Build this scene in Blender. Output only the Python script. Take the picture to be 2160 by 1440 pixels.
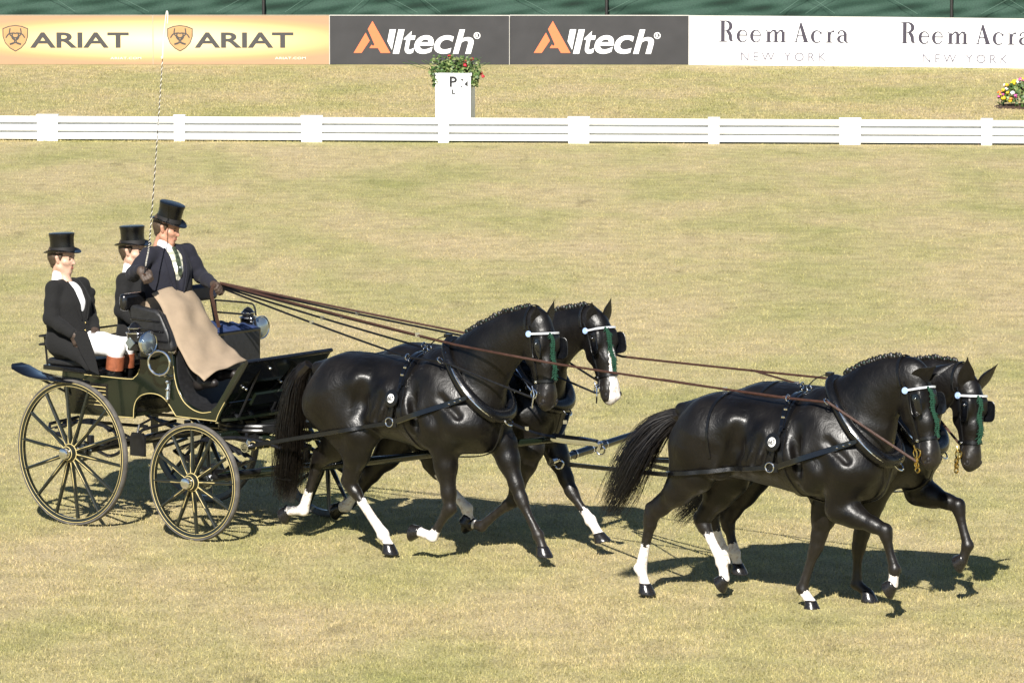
import bpy, math, random, time
import numpy as np
from mathutils import Vector, Matrix
random.seed(7); RNG = np.random.default_rng(11)
SC = bpy.context.scene
for o in list(bpy.data.objects): bpy.data.objects.remove(o)
R_ = math.radians

# ------------------------------------------------------------------ camera, sky, sun, exposure
FPX = 11700.0                                   # focal length in photo pixels (2160 wide)
PITCH = math.atan(1401 / FPX)
CAMH = 6.98 * math.cos(PITCH)
cam_d = bpy.data.cameras.new('camera'); cam_o = bpy.data.objects.new('camera', cam_d)
SC.collection.objects.link(cam_o); SC.camera = cam_o
cam_d.sensor_width = 36; cam_d.lens = 36 * FPX / 2160
cam_d.clip_start = 0.5; cam_d.clip_end = 3000
cam_o.location = (0, 0, CAMH); cam_o.rotation_euler = (math.pi / 2 - PITCH, 0, 0)
SUN_TRAVEL = Vector((0.20, 1.32, -1.0)).normalized()
elev = math.asin(-SUN_TRAVEL.z); azim = math.atan2(-SUN_TRAVEL.x, -SUN_TRAVEL.y)
W = bpy.data.worlds.new('World'); SC.world = W; W.use_nodes = True
_nt = W.node_tree; _sky = _nt.nodes.new('ShaderNodeTexSky'); _sky.sky_type = 'NISHITA'; _sky.sun_disc = False; _sky.altitude = 1200; _sky.dust_density = 0.3
_sky.sun_elevation = elev; _sky.sun_rotation = azim
_bg = _nt.nodes['Background']; _bg.inputs['Strength'].default_value = 0.05
_nt.links.new(_sky.outputs[0], _bg.inputs[0])
sun_d = bpy.data.lights.new('sun', 'SUN'); sun_d.energy = 5.0; sun_d.angle = R_(0.53); sun_d.color = (1.0, 0.955, 0.88)
sun_o = bpy.data.objects.new('sun', sun_d); SC.collection.objects.link(sun_o)
sun_o.rotation_euler = SUN_TRAVEL.to_track_quat('-Z', 'Y').to_euler(); sun_o.location = (-10, -10, 40)
SC.view_settings.view_transform = 'Standard'; SC.view_settings.look = 'None'
SC.view_settings.exposure = 0.95; SC.view_settings.gamma = 1.0; SC.view_settings.use_curve_mapping = False

# ------------------------------------------------------------------ survey: camera geometry used to measure real positions
CAMP = np.array([0, 0, CAMH]); FWD = np.array([0, math.cos(PITCH), -math.sin(PITCH)])
RIGHT = np.array([1., 0, 0]); UPV = np.cross(RIGHT, FWD)
def ray(u, v): return RIGHT * (u - 1080) / FPX + UPV * (720 - v) / FPX + FWD
def on_z(u, v, z=0.0):
    d = ray(u, v); return CAMP + d * ((z - CAMH) / d[2])
def on_y(u, v, y):
    d = ray(u, v); return CAMP + d * (y / d[1])
class Frame:
    """a thing's own axes: X ahead, Y to its left, Z up"""
    def __init__(s, O, deg):
        a = R_(deg); s.deg = deg; s.O = np.array(O, float)
        s.X = np.array([math.cos(a), -math.sin(a), 0]); s.Y = np.array([math.sin(a), math.cos(a), 0])
    def at(s, u, v, y):                      # surveyed point on the thing's plane Y = y
        d = ray(u, v); t = ((s.O - CAMP) @ s.Y + y) / (d @ s.Y); p = CAMP + d * t - s.O
        return np.array([p @ s.X, y, p[2]])
    def atx(s, u, v, x):                     # surveyed point on the thing's plane X = x
        d = ray(u, v); t = ((s.O - CAMP) @ s.X + x) / (d @ s.X); p = CAMP + d * t - s.O
        return np.array([x, p @ s.Y, p[2]])
    def w(s, p): return s.O + s.X * p[0] + s.Y * p[1] + np.array([0, 0, p[2]])
    def loc(s, P):
        q = np.asarray(P) - s.O; return np.array([q @ s.X, q @ s.Y, q[2]])

# ------------------------------------------------------------------ objects
def empty(name, loc, rz=0.0, label=None, cat=None, group=None):
    o = bpy.data.objects.new(name, None); SC.collection.objects.link(o)
    o.location = [float(c) for c in loc]; o.rotation_euler = (0, 0, rz); o.empty_display_size = .1
    return tag(o, label, cat, group)
def tag(o, label=None, cat=None, group=None, kind=None):
    if label: o['label'] = label
    if cat: o['category'] = cat
    if group: o['group'] = group
    if kind: o['kind'] = kind
    return o
def link(name, me, parent=None):
    o = bpy.data.objects.new(name, me); SC.collection.objects.link(o)
    if parent is not None: o.parent = parent
    return o
def copy_tree(o, parent=None):
    c = o.copy(); SC.collection.objects.link(c)
    c.parent = parent
    for ch in list(o.children): copy_tree(ch, c)
    return c

# ------------------------------------------------------------------ materials
def nmat(name): 
    m = bpy.data.materials.new(name); m.use_nodes = True
    return m, m.node_tree.nodes, m.node_tree.links, m.node_tree.nodes['Principled BSDF']
def mat(name, col, rough=.5, metal=0., var=.12, scale=30., bump=0., bscale=120., coat=0., spec=.5, sheen=0., sub=0.):
    """principled paint/leather/cloth: base colour broken up by noise, fine bump"""
    m, N, L, b = nmat(name)
    tc = N.new('ShaderNodeTexCoord')
    b.inputs['Roughness'].default_value = rough; b.inputs['Metallic'].default_value = metal
    b.inputs['Coat Weight'].default_value = coat; b.inputs['Specular IOR Level'].default_value = spec
    b.inputs['Coat Roughness'].default_value = .06
    b.inputs['Sheen Weight'].default_value = sheen
    if sub: b.inputs['Subsurface Weight'].default_value = sub; b.inputs['Subsurface Radius'].default_value = (.02, .008, .005)
    n = N.new('ShaderNodeTexNoise'); n.inputs['Scale'].default_value = scale; n.inputs['Detail'].default_value = 5
    L.new(tc.outputs['Object'], n.inputs['Vector'])
    r = N.new('ShaderNodeValToRGB'); r.color_ramp.elements[0].position = .3; r.color_ramp.elements[1].position = .7
    lo = [c * (1 - var) for c in col]; hi = [min(1, c * (1 + var)) for c in col]
    r.color_ramp.elements[0].color = (*lo, 1); r.color_ramp.elements[1].color = (*hi, 1)
    L.new(n.outputs['Fac'], r.inputs['Fac']); L.new(r.outputs['Color'], b.inputs['Base Color'])
    mr = N.new('ShaderNodeMapRange'); mr.inputs['To Min'].default_value = max(.02, rough - .08); mr.inputs['To Max'].default_value = min(1, rough + .08)
    L.new(n.outputs['Fac'], mr.inputs['Value']); L.new(mr.outputs['Result'], b.inputs['Roughness'])
    if bump:
        n2 = N.new('ShaderNodeTexNoise'); n2.inputs['Scale'].default_value = bscale; n2.inputs['Detail'].default_value = 4
        L.new(tc.outputs['Object'], n2.inputs['Vector'])
        bp = N.new('ShaderNodeBump'); bp.inputs['Strength'].default_value = bump; bp.inputs['Distance'].default_value = .01
        L.new(n2.outputs['Fac'], bp.inputs['Height']); L.new(bp.outputs['Normal'], b.inputs['Normal'])
    return m
M = {}
M['leather'] = mat('black_leather', (.004, .004, .0045), .30, bump=.15, bscale=200, var=.3)
M['patent'] = mat('patent_leather', (.003, .0033, .0045), .16, coat=.35, var=.2)
M['collar'] = mat('collar_leather', (.0035, .0035, .004), .28, var=.2, bump=.1)
M['chrome'] = mat('chrome', (.75, .76, .78), .12, 1.0, var=.04)
M['silver'] = mat('silver_white', (.72, .74, .78), .3, .35, var=.06)
M['brass'] = mat('brass', (.62, .42, .12), .2, 1.0, var=.08)
M['brown_leather'] = mat('brown_leather', (.040, .0165, .0095), .5, bump=.2, var=.25)
M['green_yarn'] = mat('green_yarn', (.0015, .038, .018), .85, var=.3, scale=200)
M['hoof'] = mat('hoof_horn', (.012, .011, .011), .25, var=.5, scale=60, bump=.1)
M['hair'] = mat('black_hair', (.005, .004, .003), .42, var=.4, scale=40)
M['tail_hair'] = mat('tail_hair', (.0062, .0045, .003), .38, var=.5, scale=30)
M['badge_white'] = mat('badge_white', (.8, .8, .78), .4, var=.03)
M['ink'] = mat('ink_black', (.01, .01, .012), .6, var=.1)
M['eye'] = mat('eye_black', (.006, .004, .003), .05, coat=1)
M['nostril'] = mat('nostril_dark', (.006, .004, .004), .7)
M['pink'] = mat('pink_skin', (.45, .2, .15), .5)
M['blue_enamel'] = mat('blue_enamel', (.3, .42, .66), .3, coat=.5)

# ------------------------------------------------------------------ mesh builder
class MB:
    def __init__(s): s.v = []; s.f = []; s.n = 0
    def add(s, v, f):
        v = np.asarray(v, float); s.v.append(v); s.f += [tuple(int(i) + s.n for i in q) for q in f]; s.n += len(v); return s
    def box(s, c, d, R=None):
        x, y, z = [k / 2 for k in d]
        v = np.array([(a, b, e) for a in (-x, x) for b in (-y, y) for e in (-z, z)])
        if R is not None: v = v @ np.asarray(R).T
        return s.add(v + np.asarray(c), [(0, 1, 3, 2), (4, 6, 7, 5), (0, 4, 5, 1), (2, 3, 7, 6), (0, 2, 6, 4), (1, 5, 7, 3)])
    def tube(s, P, r, n=8, closed=False, cap=True, flat=1.0, up=None):
        P = np.asarray(P, float); k = len(P); r = np.broadcast_to(np.asarray(r, float), (k,))
        T = np.gradient(P, axis=0) if not closed else np.roll(P, -1, 0) - np.roll(P, 1, 0)
        T /= np.linalg.norm(T, axis=1)[:, None] + 1e-12
        a = np.array(up if up is not None else (0, 0, 1.)); 
        if abs(T[0] @ a) > .95: a = np.array([1., 0, 0])
        U = np.zeros_like(P); 
        for i in range(k):
            u = a - T[i] * (a @ T[i]); u /= np.linalg.norm(u) + 1e-12; U[i] = u
            if up is None: a = u
        V = np.cross(T, U); th = np.linspace(0, 2 * math.pi, n, endpoint=False)
        ring = P[:, None] + r[:, None, None] * (np.cos(th)[None, :, None] * U[:, None] * flat + np.sin(th)[None, :, None] * V[:, None])
        v = ring.reshape(-1, 3); f = []
        for i in range(k if closed else k - 1):
            j = (i + 1) % k
            for q in range(n):
                w = (q + 1) % n; f.append((i * n + q, i * n + w, j * n + w, j * n + q))
        if cap and not closed: f += [tuple(range(n - 1, -1, -1)), tuple((k - 1) * n + q for q in range(n))]
        return s.add(v, f)
    def cyl(s, a, b, r0, r1=None, n=12): return s.tube([a, b], [r0, r0 if r1 is None else r1], n)
    def ribbon(s, P, Nn, w, t):
        """strap: flat section, width w across, thickness t along the normals Nn"""
        P = np.asarray(P, float); k = len(P); Nn = np.broadcast_to(np.asarray(Nn, float), (k, 3))
        w = np.broadcast_to(np.asarray(w, float), (k,))
        T = np.gradient(P, axis=0); T /= np.linalg.norm(T, axis=1)[:, None] + 1e-12
        S = np.cross(T, Nn); S /= np.linalg.norm(S, axis=1)[:, None] + 1e-12
        Q = np.cross(S, T); hw = (w / 2)[:, None]
        v = np.stack([P + S * hw, P + S * hw * .8 + Q * t, P - S * hw * .8 + Q * t, P - S * hw], 1).reshape(-1, 3); f = []
        for i in range(k - 1):
            for q in range(4): f.append((i * 4 + q, i * 4 + (q + 1) % 4, (i + 1) * 4 + (q + 1) % 4, (i + 1) * 4 + q))
        f += [(3, 2, 1, 0), tuple((k - 1) * 4 + q for q in range(4))]
        return s.add(v, f)
    def lathe(s, prof, O, ax, n=24, cap=True):
        """prof: (distance along axis, radius)"""
        ax = np.asarray(ax, float); ax = ax / np.linalg.norm(ax)
        a = np.array([0, 0, 1.]) if abs(ax[2]) < .9 else np.array([1., 0, 0])
        U = np.cross(a, ax); U /= np.linalg.norm(U); V = np.cross(ax, U); th = np.linspace(0, 2 * math.pi, n, endpoint=False)
        C = np.cos(th)[:, None] * U + np.sin(th)[:, None] * V
        v = np.concatenate([np.asarray(O) + ax * h + C * r for h, r in prof]); k = len(prof)
        f = [(i * n + q, i * n + (q + 1) % n, (i + 1) * n + (q + 1) % n, (i + 1) * n + q) for i in range(k - 1) for q in range(n)]
        if cap: f += [tuple(range(n - 1, -1, -1)), tuple((k - 1) * n + q for q in range(n))]
        return s.add(v, f)
    def ring(s, c, ax, R, r, n=20, m=8):
        ax = np.asarray(ax, float); ax /= np.linalg.norm(ax); a = np.array([0, 0, 1.]) if abs(ax[2]) < .9 else np.array([1., 0, 0])
        U = np.cross(a, ax); U /= np.linalg.norm(U); V = np.cross(ax, U)
        th = np.linspace(0, 2 * math.pi, n, endpoint=False)
        return s.tube(np.asarray(c) + R * (np.cos(th)[:, None] * U + np.sin(th)[:, None] * V), r, m, closed=True, up=ax)
    def ball(s, c, r, n=12, m=8, sc=(1, 1, 1), R=None):
        v = []; f = []
        for i in range(m + 1):
            p = math.pi * i / m
            for q in range(n):
                t = 2 * math.pi * q / n; v.append((math.sin(p) * math.cos(t), math.sin(p) * math.sin(t), math.cos(p)))
        v = np.array(v) * r * np.array(sc)
        if R is not None: v = v @ np.asarray(R).T
        for i in range(m):
            for q in range(n):
                f.append((i * n + q, (i + 1) * n + q, (i + 1) * n + (q + 1) % n, i * n + (q + 1) % n))
        return s.add(v + np.asarray(c), f)
    def prism(s, poly, y0, y1, ax=1):
        """extrude a closed outline (x,z) between y0 and y1"""
        k = len(poly); a = np.array([(p[0], y0, p[1]) for p in poly]); b = np.array([(p[0], y1, p[1]) for p in poly])
        f = [tuple(range(k)), tuple(range(2 * k - 1, k - 1, -1))] + [(i, i + k, (i + 1) % k + k, (i + 1) % k) for i in range(k)]
        v = np.concatenate([a, b])
        if ax == 0: v = v[:, [1, 0, 2]]
        return s.add(v, f)
    def mesh(s, name, ang=35):
        me = bpy.data.meshes.new(name); v = np.concatenate(s.v) if s.v else np.zeros((0, 3))
        me.from_pydata(v.tolist(), [], s.f); me.validate(); me.update()
        if ang is not None and len(me.polygons):
            me.polygons.foreach_set('use_smooth', [True] * len(me.polygons)); me.set_sharp_from_angle(angle=R_(ang))
        return me
    def build(s, name, m, parent=None, ang=35, bevel=0, off=None):
        if off is not None: s.v = [a - np.asarray(off) for a in s.v]
        me = s.mesh(name, ang)
        for mm in (m if isinstance(m, (list, tuple)) else [m]): me.materials.append(mm)
        o = link(name, me, parent)
        if bevel:
            b = o.modifiers.new('b', 'BEVEL'); b.width = bevel; b.segments = 2; b.limit_method = 'ANGLE'; b.angle_limit = R_(40)
        return o
def spline(P, n=40, closed=False):
    """Catmull-Rom through the points"""
    P = np.asarray(P, float); k = len(P)
    if closed: Q = np.concatenate([P[-1:], P, P[:2]])
    else: Q = np.concatenate([2 * P[:1] - P[1:2], P, 2 * P[-1:] - P[-2:-1]])
    segs = k if closed else k - 1; out = []
    for t in np.linspace(0, segs, n, endpoint=not closed):
        i = min(int(t), segs - 1); u = t - i; a, b, c, d = Q[i:i + 4]
        out.append(.5 * ((2 * b) + (c - a) * u + (2 * a - 5 * b + 4 * c - d) * u * u + (3 * b - a - 3 * c + d) * u ** 3))
    return np.array(out)

# ------------------------------------------------------------------ implicit bodies (continuous anatomy)
class SDF:
    def __init__(s): s.p = []
    def seg(s, a, b, ra, rb, k=.03, ratio=1.0, n=(0, 1, 0), cut=False):
        s.p.append((np.array(a, float), np.array(b, float), float(ra), float(rb), k, ratio, np.array(n, float), cut)); return s
    def ball(s, c, r, k=.03, **kw): return s.seg(c, np.asarray(c) + np.array([1e-4, 0, 0]), r, r, k, **kw)
    def chain(s, pts, k=.03, ratio=1.0, n=(0, 1, 0)):
        """pts: ((x,y,z), radius)"""
        for (a, ra), (b, rb) in zip(pts[:-1], pts[1:]): s.seg(a, b, ra, rb, k, ratio, n)
        return s
    def solve(s, h):
        lo = np.min([np.minimum(p[0] - p[2], p[1] - p[3]) for p in s.p if not p[7]], 0) - 4 * h
        hi = np.max([np.maximum(p[0] + p[2], p[1] + p[3]) for p in s.p if not p[7]], 0) + 4 * h
        N = np.ceil((hi - lo) / h).astype(int) + 1
        D = np.full(N, .2, np.float32)
        ax = [lo[i] + h * np.arange(N[i]) for i in range(3)]
        for a, b, ra, rb, k, ratio, n, cut in s.p:
            m = max(ra, rb) * max(1, ratio) + k + 2.5 * h
            i0 = np.maximum(((np.minimum(a, b) - m - lo) / h).astype(int), 0); i1 = np.minimum(((np.maximum(a, b) + m - lo) / h).astype(int) + 2, N)
            if (i1 <= i0).any(): continue
            sl = tuple(slice(i0[i], i1[i]) for i in range(3))
            X, Y, Z = np.meshgrid(*[ax[i][sl[i]].astype(np.float32) for i in range(3)], indexing='ij')
            mid = (a + b) / 2
            def tr(x, y, z):
                if ratio == 1: return x, y, z
                d = ((x - mid[0]) * n[0] + (y - mid[1]) * n[1] + (z - mid[2]) * n[2]) * (1 / ratio - 1)
                return x + n[0] * d, y + n[1] * d, z + n[2] * d
            x, y, z = tr(X, Y, Z); A = np.array(tr(*a)); B = np.array(tr(*b)); ab = B - A; L2 = ab @ ab + 1e-12
            t = np.clip(((x - A[0]) * ab[0] + (y - A[1]) * ab[1] + (z - A[2]) * ab[2]) / L2, 0, 1)
            d = np.sqrt((x - A[0] - t * ab[0]) ** 2 + (y - A[1] - t * ab[1]) ** 2 + (z - A[2] - t * ab[2]) ** 2) - (ra + (rb - ra) * t)
            d *= min(1, (1 + ratio) / 2)
            o = D[sl]
            if cut:
                d = -d; hh = np.clip(.5 - .5 * (o - d) / k, 0, 1); D[sl] = o * (1 - hh) + d * hh + k * hh * (1 - hh)
            else:
                hh = np.clip(.5 + .5 * (d - o) / k, 0, 1); D[sl] = d * (1 - hh) + o * hh - k * hh * (1 - hh)
        s.D, s.lo, s.h, s.N = D, lo, h, N
        return s
    def val(s, P):
        q = (np.asarray(P) - s.lo) / s.h; q = np.clip(q, 0, np.array(s.N) - 1.001); i = q.astype(int); f = q - i; D = s.D; r = 0
        for dx in (0, 1):
            for dy in (0, 1):
                for dz in (0, 1):
                    w = (f[..., 0] if dx else 1 - f[..., 0]) * (f[..., 1] if dy else 1 - f[..., 1]) * (f[..., 2] if dz else 1 - f[..., 2])
                    r = r + w * D[i[..., 0] + dx, i[..., 1] + dy, i[..., 2] + dz]
        return r
    def grad(s, P):
        P = np.asarray(P); g = np.stack([s.val(P + e) - s.val(P - e) for e in np.eye(3) * s.h], -1)
        return g / (np.linalg.norm(g, axis=-1, keepdims=True) + 1e-9)
    def surf(s, c, d, R=.7, first=False):
        """where a ray from inside c along d leaves the body"""
        c = np.asarray(c, float); d = np.asarray(d, float); d = d / np.linalg.norm(d); t = np.linspace(0, R, 200)
        v = s.val(c + t[:, None] * d); ins = np.where(v < 0)[0]
        if len(ins) == 0: return c
        if first:
            o = np.where(v > 0)[0]; o = o[o > ins[0]]; j = (o[0] - 1) if len(o) else ins[-1]
        else: j = ins[-1]
        j = min(j, 198); a, b = v[j], v[j + 1]; return c + d * (t[j] + (t[1] - t[0]) * (a / (a - b) if a != b else 0))
    def mesh(s, name, smooth=2):
        D, lo, h = s.D, s.lo, s.h; S = D < 0; nx, ny, nz = D.shape
        c = [S[i:nx - 1 + i, j:ny - 1 + j, k:nz - 1 + k] for i in (0, 1) for j in (0, 1) for k in (0, 1)]
        cnt = sum(x.astype(np.int8) for x in c); act = (cnt > 0) & (cnt < 8)
        idx = np.full(act.shape, -1, np.int64); I = np.argwhere(act); idx[act] = np.arange(len(I))
        acc = np.zeros((len(I), 3)); n = np.zeros(len(I)); co = [(i, j, k) for i in (0, 1) for j in (0, 1) for k in (0, 1)]
        for a in range(8):
            for b in range(a + 1, 8):
                df = np.array(co[b]) - np.array(co[a])
                if np.abs(df).sum() != 1: continue
                va = D[I[:, 0] + co[a][0], I[:, 1] + co[a][1], I[:, 2] + co[a][2]]; vb = D[I[:, 0] + co[b][0], I[:, 1] + co[b][1], I[:, 2] + co[b][2]]
                cr = (va < 0) != (vb < 0); t = np.where(cr, va / np.where(cr, va - vb, 1), 0)
                acc += np.where(cr[:, None], np.array(co[a]) + t[:, None] * df, 0); n += cr
        V = lo + h * (I + acc / n[:, None])
        F = []
        for axn in range(3):
            sh = [slice(0, None)] * 3; sa = list(sh); sb = list(sh); sa[axn] = slice(0, -1); sb[axn] = slice(1, None)
            A, B = S[tuple(sa)], S[tuple(sb)]; E = np.argwhere(A != B); u, w = [(1, 2), (2, 0), (0, 1)][axn]
            E = E[(E[:, u] > 0) & (E[:, w] > 0) & (E[:, u] < D.shape[u] - 1) & (E[:, w] < D.shape[w] - 1)]
            q = []
            for du, dw in ((-1, -1), (0, -1), (0, 0), (-1, 0)):
                e = E.copy(); e[:, u] += du; e[:, w] += dw; q.append(idx[e[:, 0], e[:, 1], e[:, 2]])
            q = np.stack(q, 1); fl = A[E[:, 0], E[:, 1], E[:, 2]]; q[~fl] = q[~fl][:, ::-1]; F.append(q)
        F = np.concatenate(F)
        for _ in range(smooth):
            sm = np.zeros_like(V); ct = np.zeros(len(V))
            for a in range(4):
                for b in (1, 3):
                    np.add.at(sm, F[:, a], V[F[:, (a + b) % 4]]); np.add.at(ct, F[:, a], 1)
            V = V * .5 + .5 * sm / np.maximum(ct, 1)[:, None]
        me = bpy.data.meshes.new(name); me.vertices.add(len(V)); me.vertices.foreach_set('co', V.astype(np.float32).ravel())
        me.loops.add(F.size); me.loops.foreach_set('vertex_index', F.astype(np.int32).ravel())
        me.polygons.add(len(F)); me.polygons.foreach_set('loop_start', (np.arange(len(F)) * 4).astype(np.int32))
        me.polygons.foreach_set('loop_total', np.full(len(F), 4, np.int32)); me.update(calc_edges=True)
        me.polygons.foreach_set('use_smooth', np.ones(len(F), bool)); me.update()
        s.V = V
        return me

# ================================================================== THE GROUND
def grass_colour(N, L, fac_extra=None):
    """straw to green by patches measured on the ground itself"""
    geo = N.new('ShaderNodeNewGeometry')
    n1 = N.new('ShaderNodeTexNoise'); n1.inputs['Scale'].default_value = .42; n1.inputs['Detail'].default_value = 7; n1.inputs['Roughness'].default_value = .62
    mp = N.new('ShaderNodeMapping'); mp.inputs['Scale'].default_value = (1.0, .55, 1)
    L.new(geo.outputs['Position'], mp.inputs['Vector']); L.new(mp.outputs['Vector'], n1.inputs['Vector'])
    r1 = N.new('ShaderNodeValToRGB'); e = r1.color_ramp.elements
    e[0].position = .30; e[0].color = (.315, .305, .125, 1)
    e[1].position = .72; e[1].color = (.495, .398, .242, 1)
    x = e.new(.44); x.color = (.405, .362, .176, 1)
    x = e.new(.56); x.color = (.458, .382, .210, 1)
    L.new(n1.outputs['Fac'], r1.inputs['Fac'])
    n2 = N.new('ShaderNodeTexNoise'); n2.inputs['Scale'].default_value = 3.3; n2.inputs['Detail'].default_value = 6
    L.new(geo.outputs['Position'], n2.inputs['Vector'])
    r2 = N.new('ShaderNodeMapRange'); r2.inputs['From Min'].default_value = .3; r2.inputs['From Max'].default_value = .7
    r2.inputs['To Min'].default_value = .82; r2.inputs['To Max'].default_value = 1.14
    L.new(n2.outputs['Fac'], r2.inputs['Value'])
    # scuffed darker streaks
    mp3 = N.new('ShaderNodeMapping'); mp3.inputs['Scale'].default_value = (.9, .28, 1); mp3.inputs['Location'].default_value = (3.1, 8, 0)
    n3 = N.new('ShaderNodeTexNoise'); n3.inputs['Scale'].default_value = 1.7; n3.inputs['Detail'].default_value = 8; n3.inputs['Roughness'].default_value = .7
    L.new(geo.outputs['Position'], mp3.inputs['Vector']); L.new(mp3.outputs['Vector'], n3.inputs['Vector'])
    r3 = N.new('ShaderNodeMapRange'); r3.inputs['From Min'].default_value = .59; r3.inputs['From Max'].default_value = .72
    r3.inputs['To Min'].default_value = 1.0; r3.inputs['To Max'].default_value = .62
    L.new(n3.outputs['Fac'], r3.inputs['Value'])
    m = N.new('ShaderNodeMath'); m.operation = 'MULTIPLY'; L.new(r2.outputs['Result'], m.inputs[0]); L.new(r3.outputs['Result'], m.inputs[1])
    v = N.new('ShaderNodeMix'); v.data_type = 'RGBA'; v.blend_type = 'MULTIPLY'; v.inputs[0].default_value = 1
    L.new(r1.outputs['Color'], v.inputs[6]); L.new(m.outputs[0], v.inputs[7])
    return geo, v.outputs[2]

gm, N, L, b = nmat('turf'); b.inputs['Roughness'].default_value = .95; b.inputs['Specular IOR Level'].default_value = .1
geo, col = grass_colour(N, L)
nf = N.new('ShaderNodeTexNoise'); nf.inputs['Scale'].default_value = 38; nf.inputs['Detail'].default_value = 5; nf.inputs['Roughness'].default_value = .7
L.new(geo.outputs['Position'], nf.inputs['Vector'])
rf = N.new('ShaderNodeMapRange'); rf.inputs['From Min'].default_value = .34; rf.inputs['From Max'].default_value = .66; rf.inputs['To Min'].default_value = .45; rf.inputs['To Max'].default_value = 1.25
L.new(nf.outputs['Fac'], rf.inputs['Value'])
mm = N.new('ShaderNodeMix'); mm.data_type = 'RGBA'; mm.blend_type = 'MULTIPLY'; mm.inputs[0].default_value = 1
L.new(col, mm.inputs[6]); L.new(rf.outputs['Result'], mm.inputs[7]); L.new(mm.outputs[2], b.inputs['Base Color'])
bp = N.new('ShaderNodeBump'); bp.inputs['Strength'].default_value = .8; bp.inputs['Distance'].default_value = .02
L.new(nf.outputs['Fac'], bp.inputs['Height']); L.new(bp.outputs['Normal'], b.inputs['Normal'])
M['turf'] = gm
g = MB()
xs = np.concatenate([[-600, -200, -60], np.linspace(-24, 24, 25), [60, 200, 600]]); ys = np.concatenate([[-60, 0], np.linspace(20, 120, 41), [200, 500, 1200]])
V = [(x, y, 0) for y in ys for x in xs]; nx = len(xs)
g.add(V, [(j * nx + i, j * nx + i + 1, (j + 1) * nx + i + 1, (j + 1) * nx + i) for j in range(len(ys) - 1) for i in range(nx - 1)])
tag(g.build('ground', gm, ang=None), 'dry mown turf of the arena, straw coloured with green patches', 'ground', kind='structure')

# real blades standing on the sheet
bm_, N, L, b = nmat('grass_blade'); b.inputs['Roughness'].default_value = .7; b.inputs['Specular IOR Level'].default_value = .25
geo, col = grass_colour(N, L)
at = N.new('ShaderNodeAttribute'); at.attribute_name = 'tone'
ra = N.new('ShaderNodeValToRGB'); e = ra.color_ramp.elements; e[0].color = (.46, .50, .32, 1); e[1].color = (1.50, 1.44, 1.34, 1); x = e.new(.45); x.color = (.95, .97, .85, 1)
L.new(at.outputs['Fac'], ra.inputs['Fac'])
mm = N.new('ShaderNodeMix'); mm.data_type = 'RGBA'; mm.blend_type = 'MULTIPLY'; mm.inputs[0].default_value = 1
L.new(col, mm.inputs[6]); L.new(ra.outputs['Color'], mm.inputs[7]); L.new(mm.outputs[2], b.inputs['Base Color'])
tr = N.new('ShaderNodeBsdfTranslucent'); L.new(mm.outputs[2], tr.inputs['Color'])
mx = N.new('ShaderNodeMixShader'); mx.inputs[0].default_value = .3
out = N['Material Output']; L.new(b.outputs[0], mx.inputs[1]); L.new(tr.outputs[0], mx.inputs[2]); L.new(mx.outputs[0], out.inputs['Surface'])
M['blade'] = bm_
def blades(name, n, y0, y1, hmin, hmax, w, label, tuft=1):
    u = RNG.random(n); y = y0 * (y1 / y0) ** (u ** 1.25); half = y * 0.0923 + 1.6
    x = (RNG.random(n) * 2 - 1) * half
    # clumping
    cl = np.sin(x * 3.1 + 1.7 * np.sin(y * 1.3)) * np.sin(y * 2.3 + 1.1 * np.sin(x * 2.1)); 
    keep = RNG.random(n) < .72 + .28 * cl; x, y = x[keep], y[keep]; n = len(x)
    h = hmin + (hmax - hmin) * RNG.random(n) ** 1.8; a = RNG.random(n) * 2 * math.pi; ln = RNG.random(n) * .9 + .15; a2 = RNG.random(n) * 2 * math.pi
    ww = w * (.6 + .8 * RNG.random(n))
    dx, dy = np.cos(a) * ww / 2, np.sin(a) * ww / 2
    z0 = np.full(n, -.004)
    P = np.stack([np.stack([x - dx, y - dy, z0], 1), np.stack([x + dx, y + dy, z0], 1),
                  np.stack([x + np.cos(a2) * h * ln, y + np.sin(a2) * h * ln, h * (1.05 - ln * .45)], 1)], 1).reshape(-1, 3).astype(np.float32)
    me = bpy.data.meshes.new(name); me.vertices.add(3 * n); me.vertices.foreach_set('co', P.ravel())
    me.loops.add(3 * n); me.loops.foreach_set('vertex_index', np.arange(3 * n, dtype=np.int32)); me.polygons.add(n)
    me.polygons.foreach_set('loop_start', (np.arange(n) * 3).astype(np.int32)); me.polygons.foreach_set('loop_total', np.full(n, 3, np.int32))
    me.update(calc_edges=True)
    t = me.attributes.new('tone', 'FLOAT', 'POINT'); t.data.foreach_set('value', np.repeat(RNG.random(n), 3).astype(np.float32))
    me.materials.append(bm_); o = link(name, me); tag(o, label, 'grass', kind='stuff'); return o
blades('grass', 1150000, 36.5, 83.2, .010, .038, .0066, 'short dry grass blades of the arena in front of the white fence')
blades('grass', 360000, 83.0, 99.2, .012, .046, .012, 'short dry grass strip between the white fence and the advertising boards')

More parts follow.
